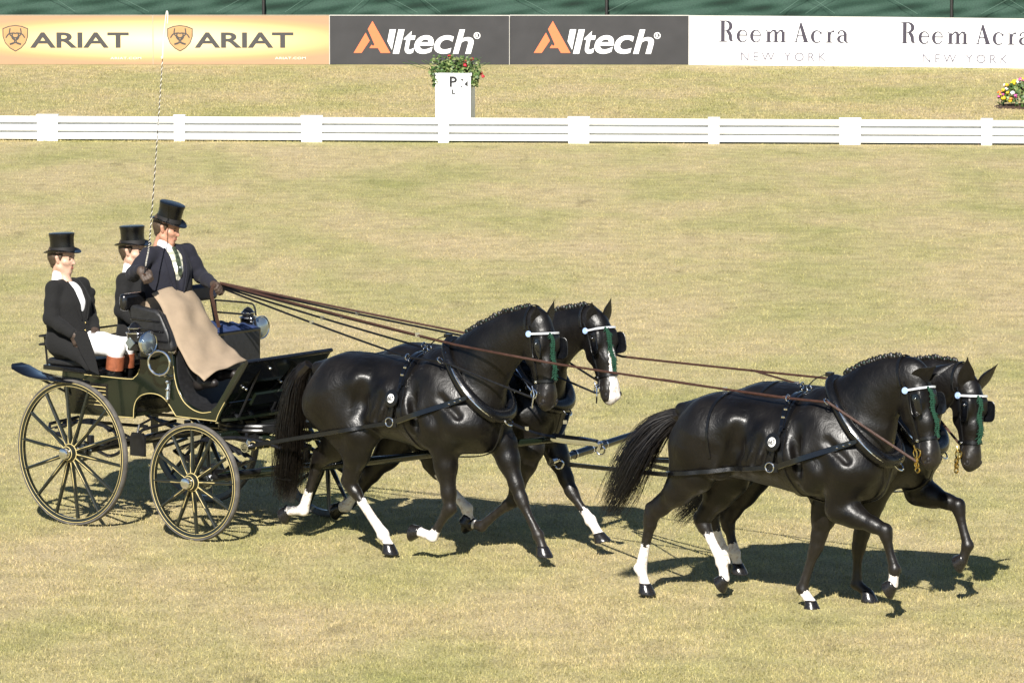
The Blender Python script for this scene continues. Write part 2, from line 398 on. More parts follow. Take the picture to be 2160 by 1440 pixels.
# ================================================================== WHITE ARENA FENCE
M['white_paint'] = mat('white_paint', (.80, .80, .78), .45, var=.03, scale=6, bump=.05)
FL, FR = on_z(0, 296.5), on_z(2160, 306.5)
fdir = (FR - FL) / np.linalg.norm(FR - FL); fn = np.array([fdir[1], -fdir[0], 0])         # fn faces the camera
fence = empty('arena_fence', FL, math.atan2(fdir[1], fdir[0]), 'low white three rail arena fence running across the grass behind the horses', 'fence')
def fx(u):                                     # distance along the fence
    d = ray(u, 300); n = np.array([-fdir[1], fdir[0], 0]); t = ((FL - CAMP) @ n) / (d @ n); return float((CAMP + d * t - FL) @ fdir)
posts = [(-210, 22), (-460, 43), (101, 43), (379, 22), (658, 43), (936, 22), (1221, 43), (1506, 22), (1793, 43), (2081, 22), (2370, 43), (2660, 22)]
posts.sort(); pxm = 1 / 139.0
pm = {}
for w_ in (22, 43):
    w = w_ * pxm; p = MB(); p.box((0, 0, .187), (w, .10, .385)); p.box((0, 0, .3865), (w + .02, .12, .022)); pm[w_] = p.mesh('post'); pm[w_].materials.append(M['white_paint'])
for u, w_ in posts: o = link('post', pm[w_], fence); o.location = (fx(u), 0, 0)
for (u0, w0), (u1, w1) in zip(posts[:-1], posts[1:]):
    x0 = fx(u0) + w0 * pxm / 2 - .01; x1 = fx(u1) - w1 * pxm / 2 + .01; ln = x1 - x0
    for z0, z1 in ((.030, .124), (.156, .246), (.283, .372)):
        r = MB(); r.box((0, 0, 0), (ln, .030, z1 - z0)); o = r.build('rail', M['white_paint'], fence, bevel=.004); o.location = ((x0 + x1) / 2, -.022, (z0 + z1) / 2)
    r = MB(); r.box((0, 0, 0), (ln, .012, .26)); o = r.build('backing_board', M['white_paint'], fence); o.location = ((x0 + x1) / 2, .032, .2)

# ================================================================== ADVERTISING BOARDS
def bezel_board(u0, u1, v00, v01, label, face_mat, edge_mat):
    A, B = on_z(u0, v00), on_z(u1, v01); d = B - A; wd = np.linalg.norm(d); 
    e = empty('advertising_board', A, math.atan2(d[1], d[0]), label, 'board', 'advertising boards along the far side of the arena')
    m = MB(); m.box((wd / 2, .02, .44), (wd - .012, .03, .872)); m.build('panel', face_mat, e)
    f = MB(); f.box((wd / 2, .022, .886), (wd - .004, .045, .012)); f.box((.004, .022, .44), (.008, .045, .88)); f.box((wd - .004, .022, .44), (.008, .045, .88)); f.build('frame', edge_mat, e)
    for s in (.2, .8):
        q = MB(); q.tube([(wd * s, .05, .8), (wd * s, .5, .01)], .018, 6); q.build('strut', edge_mat, e)
    return e, wd
def text_mesh(txt, x0, x1, z0, z1, shear=0, offset=0, space=1.0, name='lettering'):
    c = bpy.data.curves.new('t', 'FONT'); c.body = txt; c.shear = shear; c.offset = offset; c.space_character = space; c.fill_mode = 'FRONT'; c.resolution_u = 6
    o = bpy.data.objects.new('t', c); SC.collection.objects.link(o); dg = bpy.context.evaluated_depsgraph_get()
    me = bpy.data.meshes.new_from_object(o.evaluated_get(dg)); bpy.data.objects.remove(o); bpy.data.curves.remove(c)
    n = len(me.vertices); co = np.zeros(n * 3); me.vertices.foreach_get('co', co); co = co.reshape(-1, 3)
    lo, hi = co.min(0), co.max(0)
    P = np.stack([x0 + (co[:, 0] - lo[0]) / (hi[0] - lo[0]) * (x1 - x0), np.zeros(n), z0 + (co[:, 1] - lo[1]) / (hi[1] - lo[1]) * (z1 - z0)], 1)
    me.vertices.foreach_set('co', P.ravel()); me.update(); me.name = name; me.materials.clear(); return me
def flat_text(e, txt, x0, x1, z0, z1, m, y=-.001, **k):
    """each letter its own flat piece of print"""
    me = text_mesh(txt, x0, x1, z0, z1, **k); fs = [tuple(p.vertices) for p in me.polygons]; co = [tuple(v.co) for v in me.vertices]; par_ = list(range(len(co)))
    def root(i):
        while par_[i] != i: par_[i] = par_[par_[i]]; i = par_[i]
        return i
    for f in fs:
        for q in f[1:]: par_[root(q)] = root(f[0])
    gr = {}
    for f in fs: gr.setdefault(root(f[0]), []).append(f)
    bpy.data.meshes.remove(me); o = None
    for r_, ff in sorted(gr.items(), key=lambda kv: min(co[i][0] for f in kv[1] for i in f)):
        ids = sorted({i for f in ff for i in f}); mp_ = {i: n for n, i in enumerate(ids)}; m2 = bpy.data.meshes.new('letter'); m2.from_pydata([co[i] for i in ids], [], [tuple(mp_[i] for i in f) for f in ff]); m2.materials.append(m)
        o = link('letter', m2, e); o.location = (0, y, 0)
    return o
def flat_poly(e, name, polys, m, y=-.001, step=.0006):
    mb = MB()
    for i, p in enumerate(polys):
        p = [(q[0], y - i * step, q[1]) for q in p]
        a = sum(p[j][0] * p[(j + 1) % len(p)][2] - p[(j + 1) % len(p)][0] * p[j][2] for j in range(len(p)))
        if a < 0: p = p[::-1]
        mb.add(p, [tuple(range(len(p)))])
    return mb.build(name, m, e, ang=None)
def stroke_poly(P, w):
    P = np.asarray(P, float); w = np.broadcast_to(np.asarray(w, float), (len(P),)); T = np.gradient(P, axis=0); T /= np.linalg.norm(T, axis=1)[:, None] + 1e-9
    Nn = np.stack([-T[:, 1], T[:, 0]], 1) * (w / 2)[:, None]; a, b = P + Nn, P - Nn
    return [[a[i], a[i + 1], b[i + 1], b[i]] for i in range(len(P) - 1)]

# two amber boards
def amber(cx):
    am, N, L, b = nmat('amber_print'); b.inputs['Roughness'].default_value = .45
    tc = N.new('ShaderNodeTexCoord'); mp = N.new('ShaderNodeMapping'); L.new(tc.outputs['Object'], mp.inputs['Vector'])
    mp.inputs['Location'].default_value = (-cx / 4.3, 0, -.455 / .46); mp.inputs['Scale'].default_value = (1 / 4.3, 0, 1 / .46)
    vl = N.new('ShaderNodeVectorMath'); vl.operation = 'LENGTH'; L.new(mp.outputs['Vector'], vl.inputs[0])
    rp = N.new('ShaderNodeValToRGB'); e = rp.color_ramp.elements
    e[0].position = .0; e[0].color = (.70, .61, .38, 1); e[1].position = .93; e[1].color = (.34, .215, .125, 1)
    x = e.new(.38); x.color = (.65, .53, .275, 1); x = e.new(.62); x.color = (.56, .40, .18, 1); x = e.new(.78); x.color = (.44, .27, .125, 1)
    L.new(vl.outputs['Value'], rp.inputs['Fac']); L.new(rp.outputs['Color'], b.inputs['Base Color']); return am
M['board_edge'] = mat('board_edge', (.35, .28, .2), .5)
M['letter_grey'] = mat('letter_grey', (.045, .042, .042), .5, var=.05)
M['shield_bronze'] = mat('shield_bronze', (.42, .25, .11), .4, var=.15, scale=3)
M['cream_print'] = mat('cream_print', (.78, .68, .5), .5, var=.02)
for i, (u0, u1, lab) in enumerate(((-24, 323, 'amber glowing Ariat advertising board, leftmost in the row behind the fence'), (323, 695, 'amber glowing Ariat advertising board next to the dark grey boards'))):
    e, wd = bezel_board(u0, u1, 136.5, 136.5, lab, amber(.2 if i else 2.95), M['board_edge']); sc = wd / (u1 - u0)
    X = lambda u: (u - (323 if i else -24)) * sc; Z = lambda v: (136.5 - v) / 103.5 * .88
    dx = 323 if i else -24
    flat_text(e, 'ARIAT', X(dx + 88), X(dx + 296), Z(101), Z(68.5), M['letter_grey'], offset=.022, y=-.0)
    flat_text(e, 'ARIAT.COM', X(dx + 257), X(dx + 322), Z(125.5), Z(120.5), M['cream_print'], offset=.02, y=.0, space=1.15)
    cx = X(dx + 57); zc = Z(80)
    def sh(k): 
        P = [(-27, 20), (-14, 25), (0, 27), (14, 25), (27, 20), (27, 3), (22, -11), (12, -22), (0, -29), (-12, -22), (-22, -11), (-27, 3)]
        return [(cx + p[0] * sc * k, zc + p[1] * k * .88 / 103.5) for p in P]
    flat_poly(e, 'shield', [sh(1)], M['letter_grey'], y=-.0); flat_poly(e, 'shield', [sh(.93)], M['shield_bronze'], y=-.0015)
    st = []
    kk = lambda P: np.array([(cx + a * sc, zc + b_ * sc) for a, b_ in P])
    for P in ([(-11, 20), (-12, 8), (-4, 1), (0, 0)], [(11, 20), (12, 8), (4, 1), (0, 0)], [(-20, 0), (-14, 8), (-4, 10), (0, 9)], [(20, 0), (14, 8), (4, 10), (0, 9)],
              [(-12, -14), (-3, -11), (-2, -3), (-8, 6)], [(12, -14), (3, -11), (2, -3), (8, 6)], [(-12, -13), (0, -10), (12, -13)], [(-6, 9), (-7, 0), (0, -5), (7, 0), (6, 9)]):
        st += stroke_poly(spline(kk(P), 10), 2.6 * sc)
    flat_poly(e, 'emblem', st, M['letter_grey'], y=-.003, step=.00002)
# two charcoal boards
M['charcoal_print'] = mat('charcoal_print', (.027, .026, .028), .5, var=.12, scale=2.5)
M['pale_edge'] = mat('pale_edge', (.5, .48, .44), .5)
M['orange_print'] = mat('orange_print', (.70, .16, .06), .5, var=.02)
M['white_print'] = mat('white_print', (.8, .8, .8), .5, var=.01)
for i, (u0, u1, lab) in enumerate(((695, 1075, 'charcoal Alltech advertising board with orange A beside the amber boards'), (1075, 1453, 'charcoal Alltech advertising board with orange A beside the white boards'))):
    e, wd = bezel_board(u0, u1, 136.5, 137, lab, M['charcoal_print'], M['pale_edge']); sc = wd / (u1 - u0)
    c2 = lambda x, y: ((680 + x / 3 - 695) * sc, (136.5 - y / 3) / 103.5 * .88)
    flat_poly(e, 'letter', [[c2(*q) for q in P] for P in ([(198, 336), (275, 207), (300, 258), (248, 336)], [(318, 133), (430, 336), (370, 336), (352, 305), (298, 305), (312, 283), (322, 292), (330, 282), (288, 185)])], M['orange_print'], y=-.0)
    flat_poly(e, 'letter', [[c2(*q) for q in ((427, 186), (466, 186), (440, 316), (412, 262))]], M['white_print'], y=-.0)
    for ch, a, b_, top in (('l', 446, 521, 186), ('t', 516, 590, 196), ('e', 582, 705, 223), ('c', 707, 832, 223), ('h', 826, 958, 186)):
        x0, z0 = c2(a, 341); x1, z1 = c2(b_, top)
        flat_text(e, ch, x0, x1, z0, z1, M['white_print'], shear=.22, offset=.018 if ch != 'l' else .045, y=-.0)
    x0, z0 = c2(958, 246); x1, z1 = c2(1000, 204)
    rr = MB(); th = np.linspace(0, 2 * math.pi, 25); ctr = np.array([(x0 + x1) / 2, (z0 + z1) / 2])
    flat_poly(e, 'registered_mark', stroke_poly(ctr + np.stack([np.cos(th), np.sin(th)], 1) * (x1 - x0) * .44, (x1 - x0) * .12), M['white_print'], y=-.0, step=.00001)
    flat_text(e, 'R', ctr[0] - (x1 - x0) * .2, ctr[0] + (x1 - x0) * .22, ctr[1] - (x1 - x0) * .27, ctr[1] + (x1 - x0) * .27, M['white_print'], offset=.02, y=-.0)
# two white boards
M['didone_ink'] = mat('didone_ink', (.032, .026, .042), .6, var=.05)
M['fine_ink'] = mat('fine_ink', (.10, .09, .12), .6, var=.05)
def didone():
    P = []; LT = []
    rect = lambda a, b_, c, d: P.append([(a, c), (b_, c), (b_, d), (a, d)])
    def arc(cx, cy, rx, ry, t0, t1, lo, hi, side):
        t = np.radians(np.linspace(t0, t1, 18)); c = np.cos(t); w = lo + (hi - lo) * np.clip(c * side, 0, 1) ** 1.6
        P.extend(stroke_poly(np.stack([cx + rx * c, cy + ry * np.sin(t)], 1), w))
    rect(343, 366, 124, 246); rect(331, 380, 120, 125.5); rect(331, 380, 243.5, 249)
    arc(368, 153, 34, 30, -90, 90, 6.5, 22, 1); P.extend(stroke_poly(spline([(382, 183), (398, 205), (402, 235), (416, 245)], 9), [15, 20, 22, 22, 21, 20, 17, 9, 3]))
    for x in (473, 554):
        LT.append(P[:]); P.clear()
        arc(x, 213, 27, 36, -2, -330, 6.5, 20, -1); rect(x - 22, x + 29, 204, 211)
    LT.append(P[:]); P.clear()
    for x in (619, 663, 706): rect(x, x + 20, 184, 246); rect(x - 9, x + 28, 243.5, 249)
    P.extend(stroke_poly(spline([(638, 196), (655, 178), (672, 184)], 8), [6, 7, 8, 9, 11, 13, 15, 15])); P.extend(stroke_poly(spline([(682, 196), (698, 178), (715, 184)], 8), [6, 7, 8, 9, 11, 13, 15, 15]))
    rect(610, 622, 176, 182)
    LT.append(P[:]); P.clear()
    P.append([(818, 130), (825, 130), (797, 246), (789, 246)]); P.append([(813, 143), (826, 128), (866, 246), (840, 246)]); rect(798, 842, 206, 212); rect(778, 806, 243.5, 249); rect(830, 874, 243.5, 249)
    LT.append(P[:]); P.clear()
    arc(918, 213, 27, 36, -35, -322, 6.5, 20, -1); P.append([(938, 182), (948, 186), (947, 198), (938, 198), (934, 190)])
    LT.append(P[:]); P.clear()
    rect(981, 1001, 184, 246); rect(970, 1012, 243.5, 249); rect(971, 984, 176, 182); P.extend(stroke_poly(spline([(1000, 200), (1008, 181), (1022, 182)], 8), [3, 4, 5, 7, 9, 12, 14, 12]))
    LT.append(P[:]); P.clear()
    rect(1078, 1097, 192, 240); P.extend(stroke_poly(spline([(1046, 196), (1054, 178), (1074, 177), (1088, 194)], 12), [15, 13, 10, 8, 6.5, 6.5, 7, 8, 10, 13, 16, 18]))
    arc(1073, 227, 26, 21, -75, -285, 6, 18, -1); P.extend(stroke_poly(spline([(1090, 238), (1098, 247), (1110, 242)], 6), [14, 12, 9, 6, 4, 3]))
    LT.append(P[:]); return LT
for i, (u0, u1, v0, v1, lab) in enumerate(((1453, 1838, 137.5, 141, 'white Reem Acra advertising board beside the charcoal boards'), (1838, 2224, 141, 146, 'white Reem Acra advertising board, rightmost in the row behind the fence'))):
    e, wd = bezel_board(u0, u1, v0, v1, lab, M['white_print'], M['pale_edge']); sc = wd / (u1 - u0)
    c3 = lambda x, y: ((1400 + x / 2.842 - 1453 - 1.5 * i) * sc, .88 - (y / 2.842 - 33.5) * .88 / 104)
    [flat_poly(e, 'letter', [[c3(*q) for q in P] for P in LP], M['didone_ink'], y=-.0, step=.00001) for LP in didone()]
    x0, z0 = c3(463, 362); x1, z1 = c3(972, 310)
    flat_text(e, 'NEW YORK', x0, x1, z0, z1, M['fine_ink'], offset=-.002, space=1.45, y=-.0)

# ================================================================== GREEN WINDBREAK CLOTH BEHIND THE BOARDS
gc, N, L, b = nmat('green_mesh_cloth'); b.inputs['Roughness'].default_value = .8
tc = N.new('ShaderNodeTexCoord'); n1 = N.new('ShaderNodeTexNoise'); n1.inputs['Scale'].default_value = 45; n1.inputs['Detail'].default_value = 3
mp = N.new('ShaderNodeMapping'); L.new(tc.outputs['Object'], mp.inputs['Vector']); L.new(mp.outputs['Vector'], n1.inputs['Vector'])
r = N.new('ShaderNodeValToRGB'); r.color_ramp.elements[0].position = .35; r.color_ramp.elements[0].color = (.008, .034, .021, 1); r.color_ramp.elements[1].position = .75; r.color_ramp.elements[1].color = (.019, .060, .037, 1)
L.new(n1.outputs['Fac'], r.inputs['Fac']); L.new(r.outputs['Color'], b.inputs['Base Color'])
b.inputs['Sheen Weight'].default_value = .15
A, B = on_z(-60, 130), on_z(2230, 137); d = B - A; wl = np.linalg.norm(d)
wb = empty('windbreak_fence', A + np.array([0, .3, 0]), math.atan2(d[1], d[0]), 'green mesh cloth windbreak stretched on poles behind the advertising boards', 'fence')
nu, nv = 260, 46; V = []
for j in range(nv):
    z = .05 + 1.55 * j / (nv - 1)
    for i in range(nu):
        x = wl * i / (nu - 1); ph = (x % 3.2) / 3.2
        y = .030 * math.sin(2.6 * x + 5 * z + 1.3 * math.sin(.9 * x)) * (.6 + .4 * math.sin(.7 * x)) + .016 * math.sin(7.3 * x - 9.5 * z + 2 * math.sin(1.7 * x)) + .018 * math.sin(16 * z + 2.2 * x) * (1 - .4 * math.cos(6.28 * ph)) + .012 * math.sin(31 * z - 5 * x)
        V.append((x, y, z))
q = MB(); q.add(V, [(j * nu + i, j * nu + i + 1, (j + 1) * nu + i + 1, (j + 1) * nu + i) for j in range(nv - 1) for i in range(nu - 1)])
o = q.build('cloth', gc, wb, ang=180)
M['pole_dark'] = mat('pole_dark', (.02, .018, .016), .5)
for u in (-40, 560, 1285, 2010):
    s = (u + 60) / 2290 * wl; q = MB(); q.cyl((s, -.12, 0), (s, -.12, 1.75), .028, n=10); q.build('pole', M['pole_dark'], wb)
M['tie'] = mat('white_cord', (.10, .17, .13), .6)
for k in range(16):                                          # pale guy cords crossing the cloth
    s = RNG.random() * wl; dx = (1 if k % 2 else -1) * (.7 + .6 * RNG.random()); q = MB(); q.tube([(s, -.13, .9), (s + dx, -.13, 1.5)], .0035, 4); q.build('cord', M['tie'], wb)

# ================================================================== HORSES
hm, N, L, b = nmat('black_coat')
tc = N.new('ShaderNodeTexCoord'); at = N.new('ShaderNodeAttribute'); at.attribute_name = 'white'
n1 = N.new('ShaderNodeTexNoise'); n1.inputs['Scale'].default_value = 5; n1.inputs['Detail'].default_value = 5; L.new(tc.outputs['Object'], n1.inputs['Vector'])
r1 = N.new('ShaderNodeValToRGB'); r1.color_ramp.elements[0].position = .3; r1.color_ramp.elements[0].color = (.0018, .0014, .0012, 1); r1.color_ramp.elements[1].position = .75; r1.color_ramp.elements[1].color = (.0054, .0041, .0033, 1)
L.new(n1.outputs['Fac'], r1.inputs['Fac'])
nb = N.new('ShaderNodeTexNoise'); nb.inputs['Scale'].default_value = 38; nb.inputs['Detail'].default_value = 6; L.new(tc.outputs['Object'], nb.inputs['Vector'])
ad = N.new('ShaderNodeMath'); ad.operation = 'MULTIPLY_ADD'; ad.inputs[1].default_value = .9; ad.inputs[2].default_value = -.45; L.new(nb.outputs['Fac'], ad.inputs[0])
a2 = N.new('ShaderNodeMath'); a2.operation = 'ADD'; L.new(at.outputs['Fac'], a2.inputs[0]); L.new(ad.outputs[0], a2.inputs[1])
st = N.new('ShaderNodeMapRange'); st.inputs['From Min'].default_value = .46; st.inputs['From Max'].default_value = .54; L.new(a2.outputs[0], st.inputs['Value'])
mx = N.new('ShaderNodeMix'); mx.data_type = 'RGBA'; L.new(st.outputs['Result'], mx.inputs[0]); tnn = N.new('ShaderNodeAttribute'); tnn.attribute_name = 'dust'; dm = N.new('ShaderNodeMix'); dm.data_type = 'RGBA'; td = N.new('ShaderNodeMath'); td.operation = 'MULTIPLY'; L.new(tnn.outputs['Fac'], td.inputs[0]); L.new(nb.outputs['Fac'], td.inputs[1]); L.new(td.outputs[0], dm.inputs[0]); L.new(r1.outputs['Color'], dm.inputs[6]); dm.inputs[7].default_value = (.042, .035, .029, 1); L.new(dm.outputs[2], mx.inputs[6]); rw = N.new('ShaderNodeValToRGB'); rw.color_ramp.elements[0].position = .30; rw.color_ramp.elements[0].color = (.50, .40, .33, 1); rw.color_ramp.elements[1].position = .52; rw.color_ramp.elements[1].color = (.76, .72, .68, 1); L.new(nb.outputs['Fac'], rw.inputs['Fac']); L.new(rw.outputs['Color'], mx.inputs[7])
L.new(mx.outputs[2], b.inputs['Base Color'])
n2 = N.new('ShaderNodeTexNoise'); n2.inputs['Scale'].default_value = 11; n2.inputs['Detail'].default_value = 5; n2.inputs['Roughness'].default_value = .5; n2.inputs['Distortion'].default_value = .8
mpb = N.new('ShaderNodeMapping'); mpb.inputs['Scale'].default_value = (1, 1, .7); L.new(tc.outputs['Object'], mpb.inputs['Vector']); L.new(mpb.outputs['Vector'], n2.inputs['Vector'])
n3 = N.new('ShaderNodeTexNoise'); n3.inputs['Scale'].default_value = 85; n3.inputs['Detail'].default_value = 3; L.new(mpb.outputs['Vector'], n3.inputs['Vector'])
ms = N.new('ShaderNodeMath'); ms.operation = 'MULTIPLY_ADD'; ms.inputs[1].default_value = .22; L.new(n3.outputs['Fac'], ms.inputs[0]); L.new(n2.outputs['Fac'], ms.inputs[2])
bp = N.new('ShaderNodeBump'); bp.inputs['Strength'].default_value = .24; bp.inputs['Distance'].default_value = .03; L.new(ms.outputs[0], bp.inputs['Height']); L.new(bp.outputs['Normal'], b.inputs['Normal'])
rr = N.new('ShaderNodeMapRange'); rr.inputs['From Min'].default_value = .3; rr.inputs['From Max'].default_value = .7; rr.inputs['To Min'].default_value = .31; rr.inputs['To Max'].default_value = .48; L.new(n1.outputs['Fac'], rr.inputs['Value'])
rm = N.new('ShaderNodeMath'); rm.operation = 'MULTIPLY_ADD'; rm.inputs[1].default_value = .25; L.new(st.outputs['Result'], rm.inputs[0]); L.new(rr.outputs['Result'], rm.inputs[2]); L.new(rm.outputs[0], b.inputs['Roughness'])
b.inputs['Specular IOR Level'].default_value = .40; b.inputs['Sheen Weight'].default_value = .012; b.inputs['Sheen Roughness'].default_value = .4
M['coat'] = hm

def hoof_mesh():
    m = MB(); n = 18; rings = []
    for z, fx_, bx, wy, c in ((0, .078, .060, .066, 0), (.006, .079, .061, .067, 0), (.03, .066, .056, .060, -.004), (.062, .050, .050, .050, -.012), (.074, .046, .049, .047, -.016), (.084, .036, .036, .036, -.018)):
        th = np.linspace(0, 2 * math.pi, n, endpoint=False); cx = np.cos(th); sx = np.sin(th)
        rings.append(np.stack([c + np.where(cx > 0, fx_, bx) * cx, wy * sx, np.full(n, z)], 1))
    v = np.concatenate(rings); k = len(rings)
    f = [(i * n + q, i * n + (q + 1) % n, (i + 1) * n + (q + 1) % n, (i + 1) * n + q) for i in range(k - 1) for q in range(n)] + [tuple(range(n - 1, -1, -1)), tuple((k - 1) * n + q for q in range(n))]
    m.add(v, f); me = m.mesh('hoof', 50); me.materials.append(M['hoof']); return me
HOOF = hoof_mesh()
def ear_mesh():
    """cupped pointed leaf, opening forward; along +z, length 1"""
    m = MB(); k = 9; n = 12; v = []
    for i in range(k):
        t = i / (k - 1); w = (.27 * math.sin(math.pi * min(1, (t * .80 + .16)) ** 1.0) * (1 - t ** 3) + .012); 
        for q in range(n):
            a = 2 * math.pi * q / n; x, y = math.cos(a), math.sin(a)
            cup = -.55 * w * max(0, x) * (1 if .12 < t < .97 else .3)
            v.append((w * .62 * x + cup + .05 * t * t, w * y, t))
    f = [(i * n + q, i * n + (q + 1) % n, (i + 1) * n + (q + 1) % n, (i + 1) * n + q) for i in range(k - 1) for q in range(n)] + [tuple((k - 1) * n + q for q in range(n)), tuple(range(n - 1, -1, -1))]
    m.add(v, f); me = m.mesh('ear', 60); me.materials.append(hm); return me
EAR = ear_mesh()
def knob_mesh():
    m = MB(); m.ball((0, 0, 0), 1, 8, 6, (1, .8, 1.15)); m.ball((.15, 0, .7), .55, 6, 4); me = m.mesh('mane_braid', 60); me.materials.append(M['hair']); me.materials.append(M['green_yarn'])
    mi = [0] * 48 + [0] * (len(me.polygons) - 48)
    return me
KNOB = knob_mesh()
def yarn_mesh():
    m = MB(); m.ball((0, 0, 0), 1, 6, 4); me = m.mesh('braid_tie', 60); me.materials.append(M['green_yarn']); return me
YARN = yarn_mesh()

def build_horse(S):
    fr = S['frame']; s = SDF(); lat0 = lambda uv: fr.at(*uv, 0)
    g = S.get('girth', 1.0)
    # ---- trunk
    dz = S.get('dz', 0)
    tor = [((-1.03, 0, 1.27), .235), ((-.88, 0, 1.285), .285), ((-.66, 0, 1.275), .295), ((-.40, 0, 1.255), .31), ((-.12, 0, 1.245), .345), ((.10, 0, 1.275), .345), ((.26, 0, 1.26), .30)]
    s.chain([((x, 0, z + dz), r) for (x, _, z), r in tor], k=.10, ratio=.88)
    for q in (-1, 1):
        s.seg((-.92, .15 * q, 1.40 + dz), (-.70, .17 * q, 1.38 + dz), .17, .15, k=.08)          # croup
        s.ball((-1.02, .15 * q, 1.22 + dz), .20, k=.09)                                          # buttock
        s.seg((.02, .15 * q, 1.50 + dz), (.30, .20 * q, 1.14 + dz), .10, .145, k=.07)             # shoulder blade
        s.ball((.37, .12 * q, 1.12 + dz), .165, k=.08)                                           # breast
        s.seg((-.05, .21 * q, 1.20 + dz), (-.45, .20 * q, 1.16 + dz), .15, .13, k=.10)            # ribs
        s.ball((-.625, .235 * q, 1.40 + dz), .070, k=.055); s.seg((-.66, .235 * q, 1.36 + dz), (-.76, .235 * q, 1.05 + dz), .055, .085, k=.05); s.seg((-.36, .235 * q, 1.34 + dz), (-.42, .225 * q, 1.12 + dz), .085, .08, k=.05)                                           # point of hip
    for q in (-1, 1):                                                                             # muscle grooves and folds
        s.seg((-.07, .335 * q, 1.42 + dz), (-.03, .31 * q, 1.08 + dz), .045, .035, k=.05, cut=True)
        s.seg((-.555, .345 * q, 1.40 + dz), (-.60, .325 * q, 1.22 + dz), .060, .075, k=.045, cut=True); s.seg((-.60, .325 * q, 1.22 + dz), (-.70, .30 * q, 1.02 + dz), .075, .055, k=.045, cut=True)
        s.seg((.20, .325 * q, 1.34 + dz), (.36, .30 * q, 1.20 + dz), .03, .03, k=.04, cut=True)
        s.seg((-.80, .29 * q, 1.34 + dz), (-.92, .295 * q, 1.10 + dz), .03, .03, k=.05, cut=True)
        for x in (-.20, -.29, -.38, -.46): s.seg((x + .02, .345 * q, 1.36 + dz), (x - .05, .325 * q, 1.12 + dz), .022, .018, k=.03, cut=True)
        s.seg((.10, .255 * q, 1.10 + dz), (.02, .23 * q, 1.00 + dz), .10, .08, k=.05)            # triceps
    s.seg((-.02, 0, 1.585 + dz), (.14, 0, 1.60 + dz), .085, .095, k=.12)
    s.seg((-.95, 0, 1.46 + dz), (-1.24, 0, 1.44 + dz), .10, .055, k=.06)                          # dock
    s.seg((.10, 0, .99 + dz), (.36, 0, 1.0 + dz), .13, .12, k=.10)                                # brisket
    # ---- head frame
    po = lat0(S['poll']); mu = fr.at(*S['muzzle'], S.get('muz_y', -.04))
    hl = S.get('hlen', .66); A = mu - po; A /= np.linalg.norm(A)
    tn = R_(S['turn']); bx = np.array([math.cos(tn), math.sin(tn), 0]); B = bx - A * (A @ bx); B /= np.linalg.norm(B); C = np.cross(A, B); 
    if C[1] < 0: C = -C                                                                           # C: the horse's left
    hs = hl / .66
    H = lambda a, b_, c=0: po + hs * (A * a + B * b_ + C * c)
    # ---- neck
    nk = [((.10, 0, 1.36 + dz), .31), ((.30, 0, 1.50 + dz), .275)]
    pts = [lat0(p) for p in S['crest']]                                                           # crest line, from withers to poll
    for p, r in zip(pts, S['neck_r']):
        d = (po - np.array([.1, 0, 1.36 + dz])); d /= np.linalg.norm(d); nrm = np.array([-d[2], 0, d[0]]); 
        nk.append((tuple(p - nrm * r), r))
    nk.append((tuple(H(.085, -.065)), .108 * hs))
    s.chain(nk, k=.09, ratio=.62)
    s.seg(pts[0] - np.array([0, 0, .035]), pts[-1] - np.array([0, 0, .04]), .03, .035, k=.05)
    # ---- head
    h1 = SDF()
    def hseg(a, b_, ra, rb, k=.035, ratio=1.0): s.seg(H(*a), H(*b_), ra * hs, rb * hs, k, ratio, C)
    hseg((.035, -.03), (.15, -.008), .078, .100, k=.05, ratio=.98)
    hseg((.15, .0), (.33, .016), .100, .080, ratio=.92); hseg((.33, .016), (.55, .010), .078, .066, ratio=.92)
    hseg((.54, .004), (.615, -.002), .074, .068, ratio=1.06)
    for q in (-1, 1):
        hseg((.19, -.085, .042 * q), (.27, -.10, .042 * q), .088, .072, k=.04, ratio=.62)
        hseg((.12, .055, .075 * q), (.20, .05, .083 * q), .032, .030, k=.03)                      # brow
        hseg((.24, .02, .070 * q), (.40, .0, .052 * q), .028, .022, k=.03)                        # facial crest
        hseg((.575, .032, .048 * q), (.625, .026, .052 * q), .030, .030, k=.02)                    # nostril rim
    hseg((.26, -.11), (.50, -.062), .058, .044, k=.03); hseg((.50, -.062), (.60, -.060), .044, .042, k=.02)
    hseg((.63, .0), (.655, -.012), .040, .034, k=.02); hseg((.60, -.05), (.635, -.048), .030, .026, k=.015)
    for q in (-1, 1): s.seg(H(.605, .040, .070 * q), H(.622, .012, .066 * q), .013 * hs, .012 * hs, k=.008, cut=True)
    s.seg(H(.58, -.034, -.08), H(.58, -.034, .08), .004, .004, k=.008, cut=True); s.seg(H(.58, -.036, 0), H(.68, -.04, 0), .006, .006, k=.006, cut=True)
    # ---- legs
    lat = {'RF': -1, 'LF': 1, 'RH': -1, 'LH': 1}; hoofs = []; socks = []
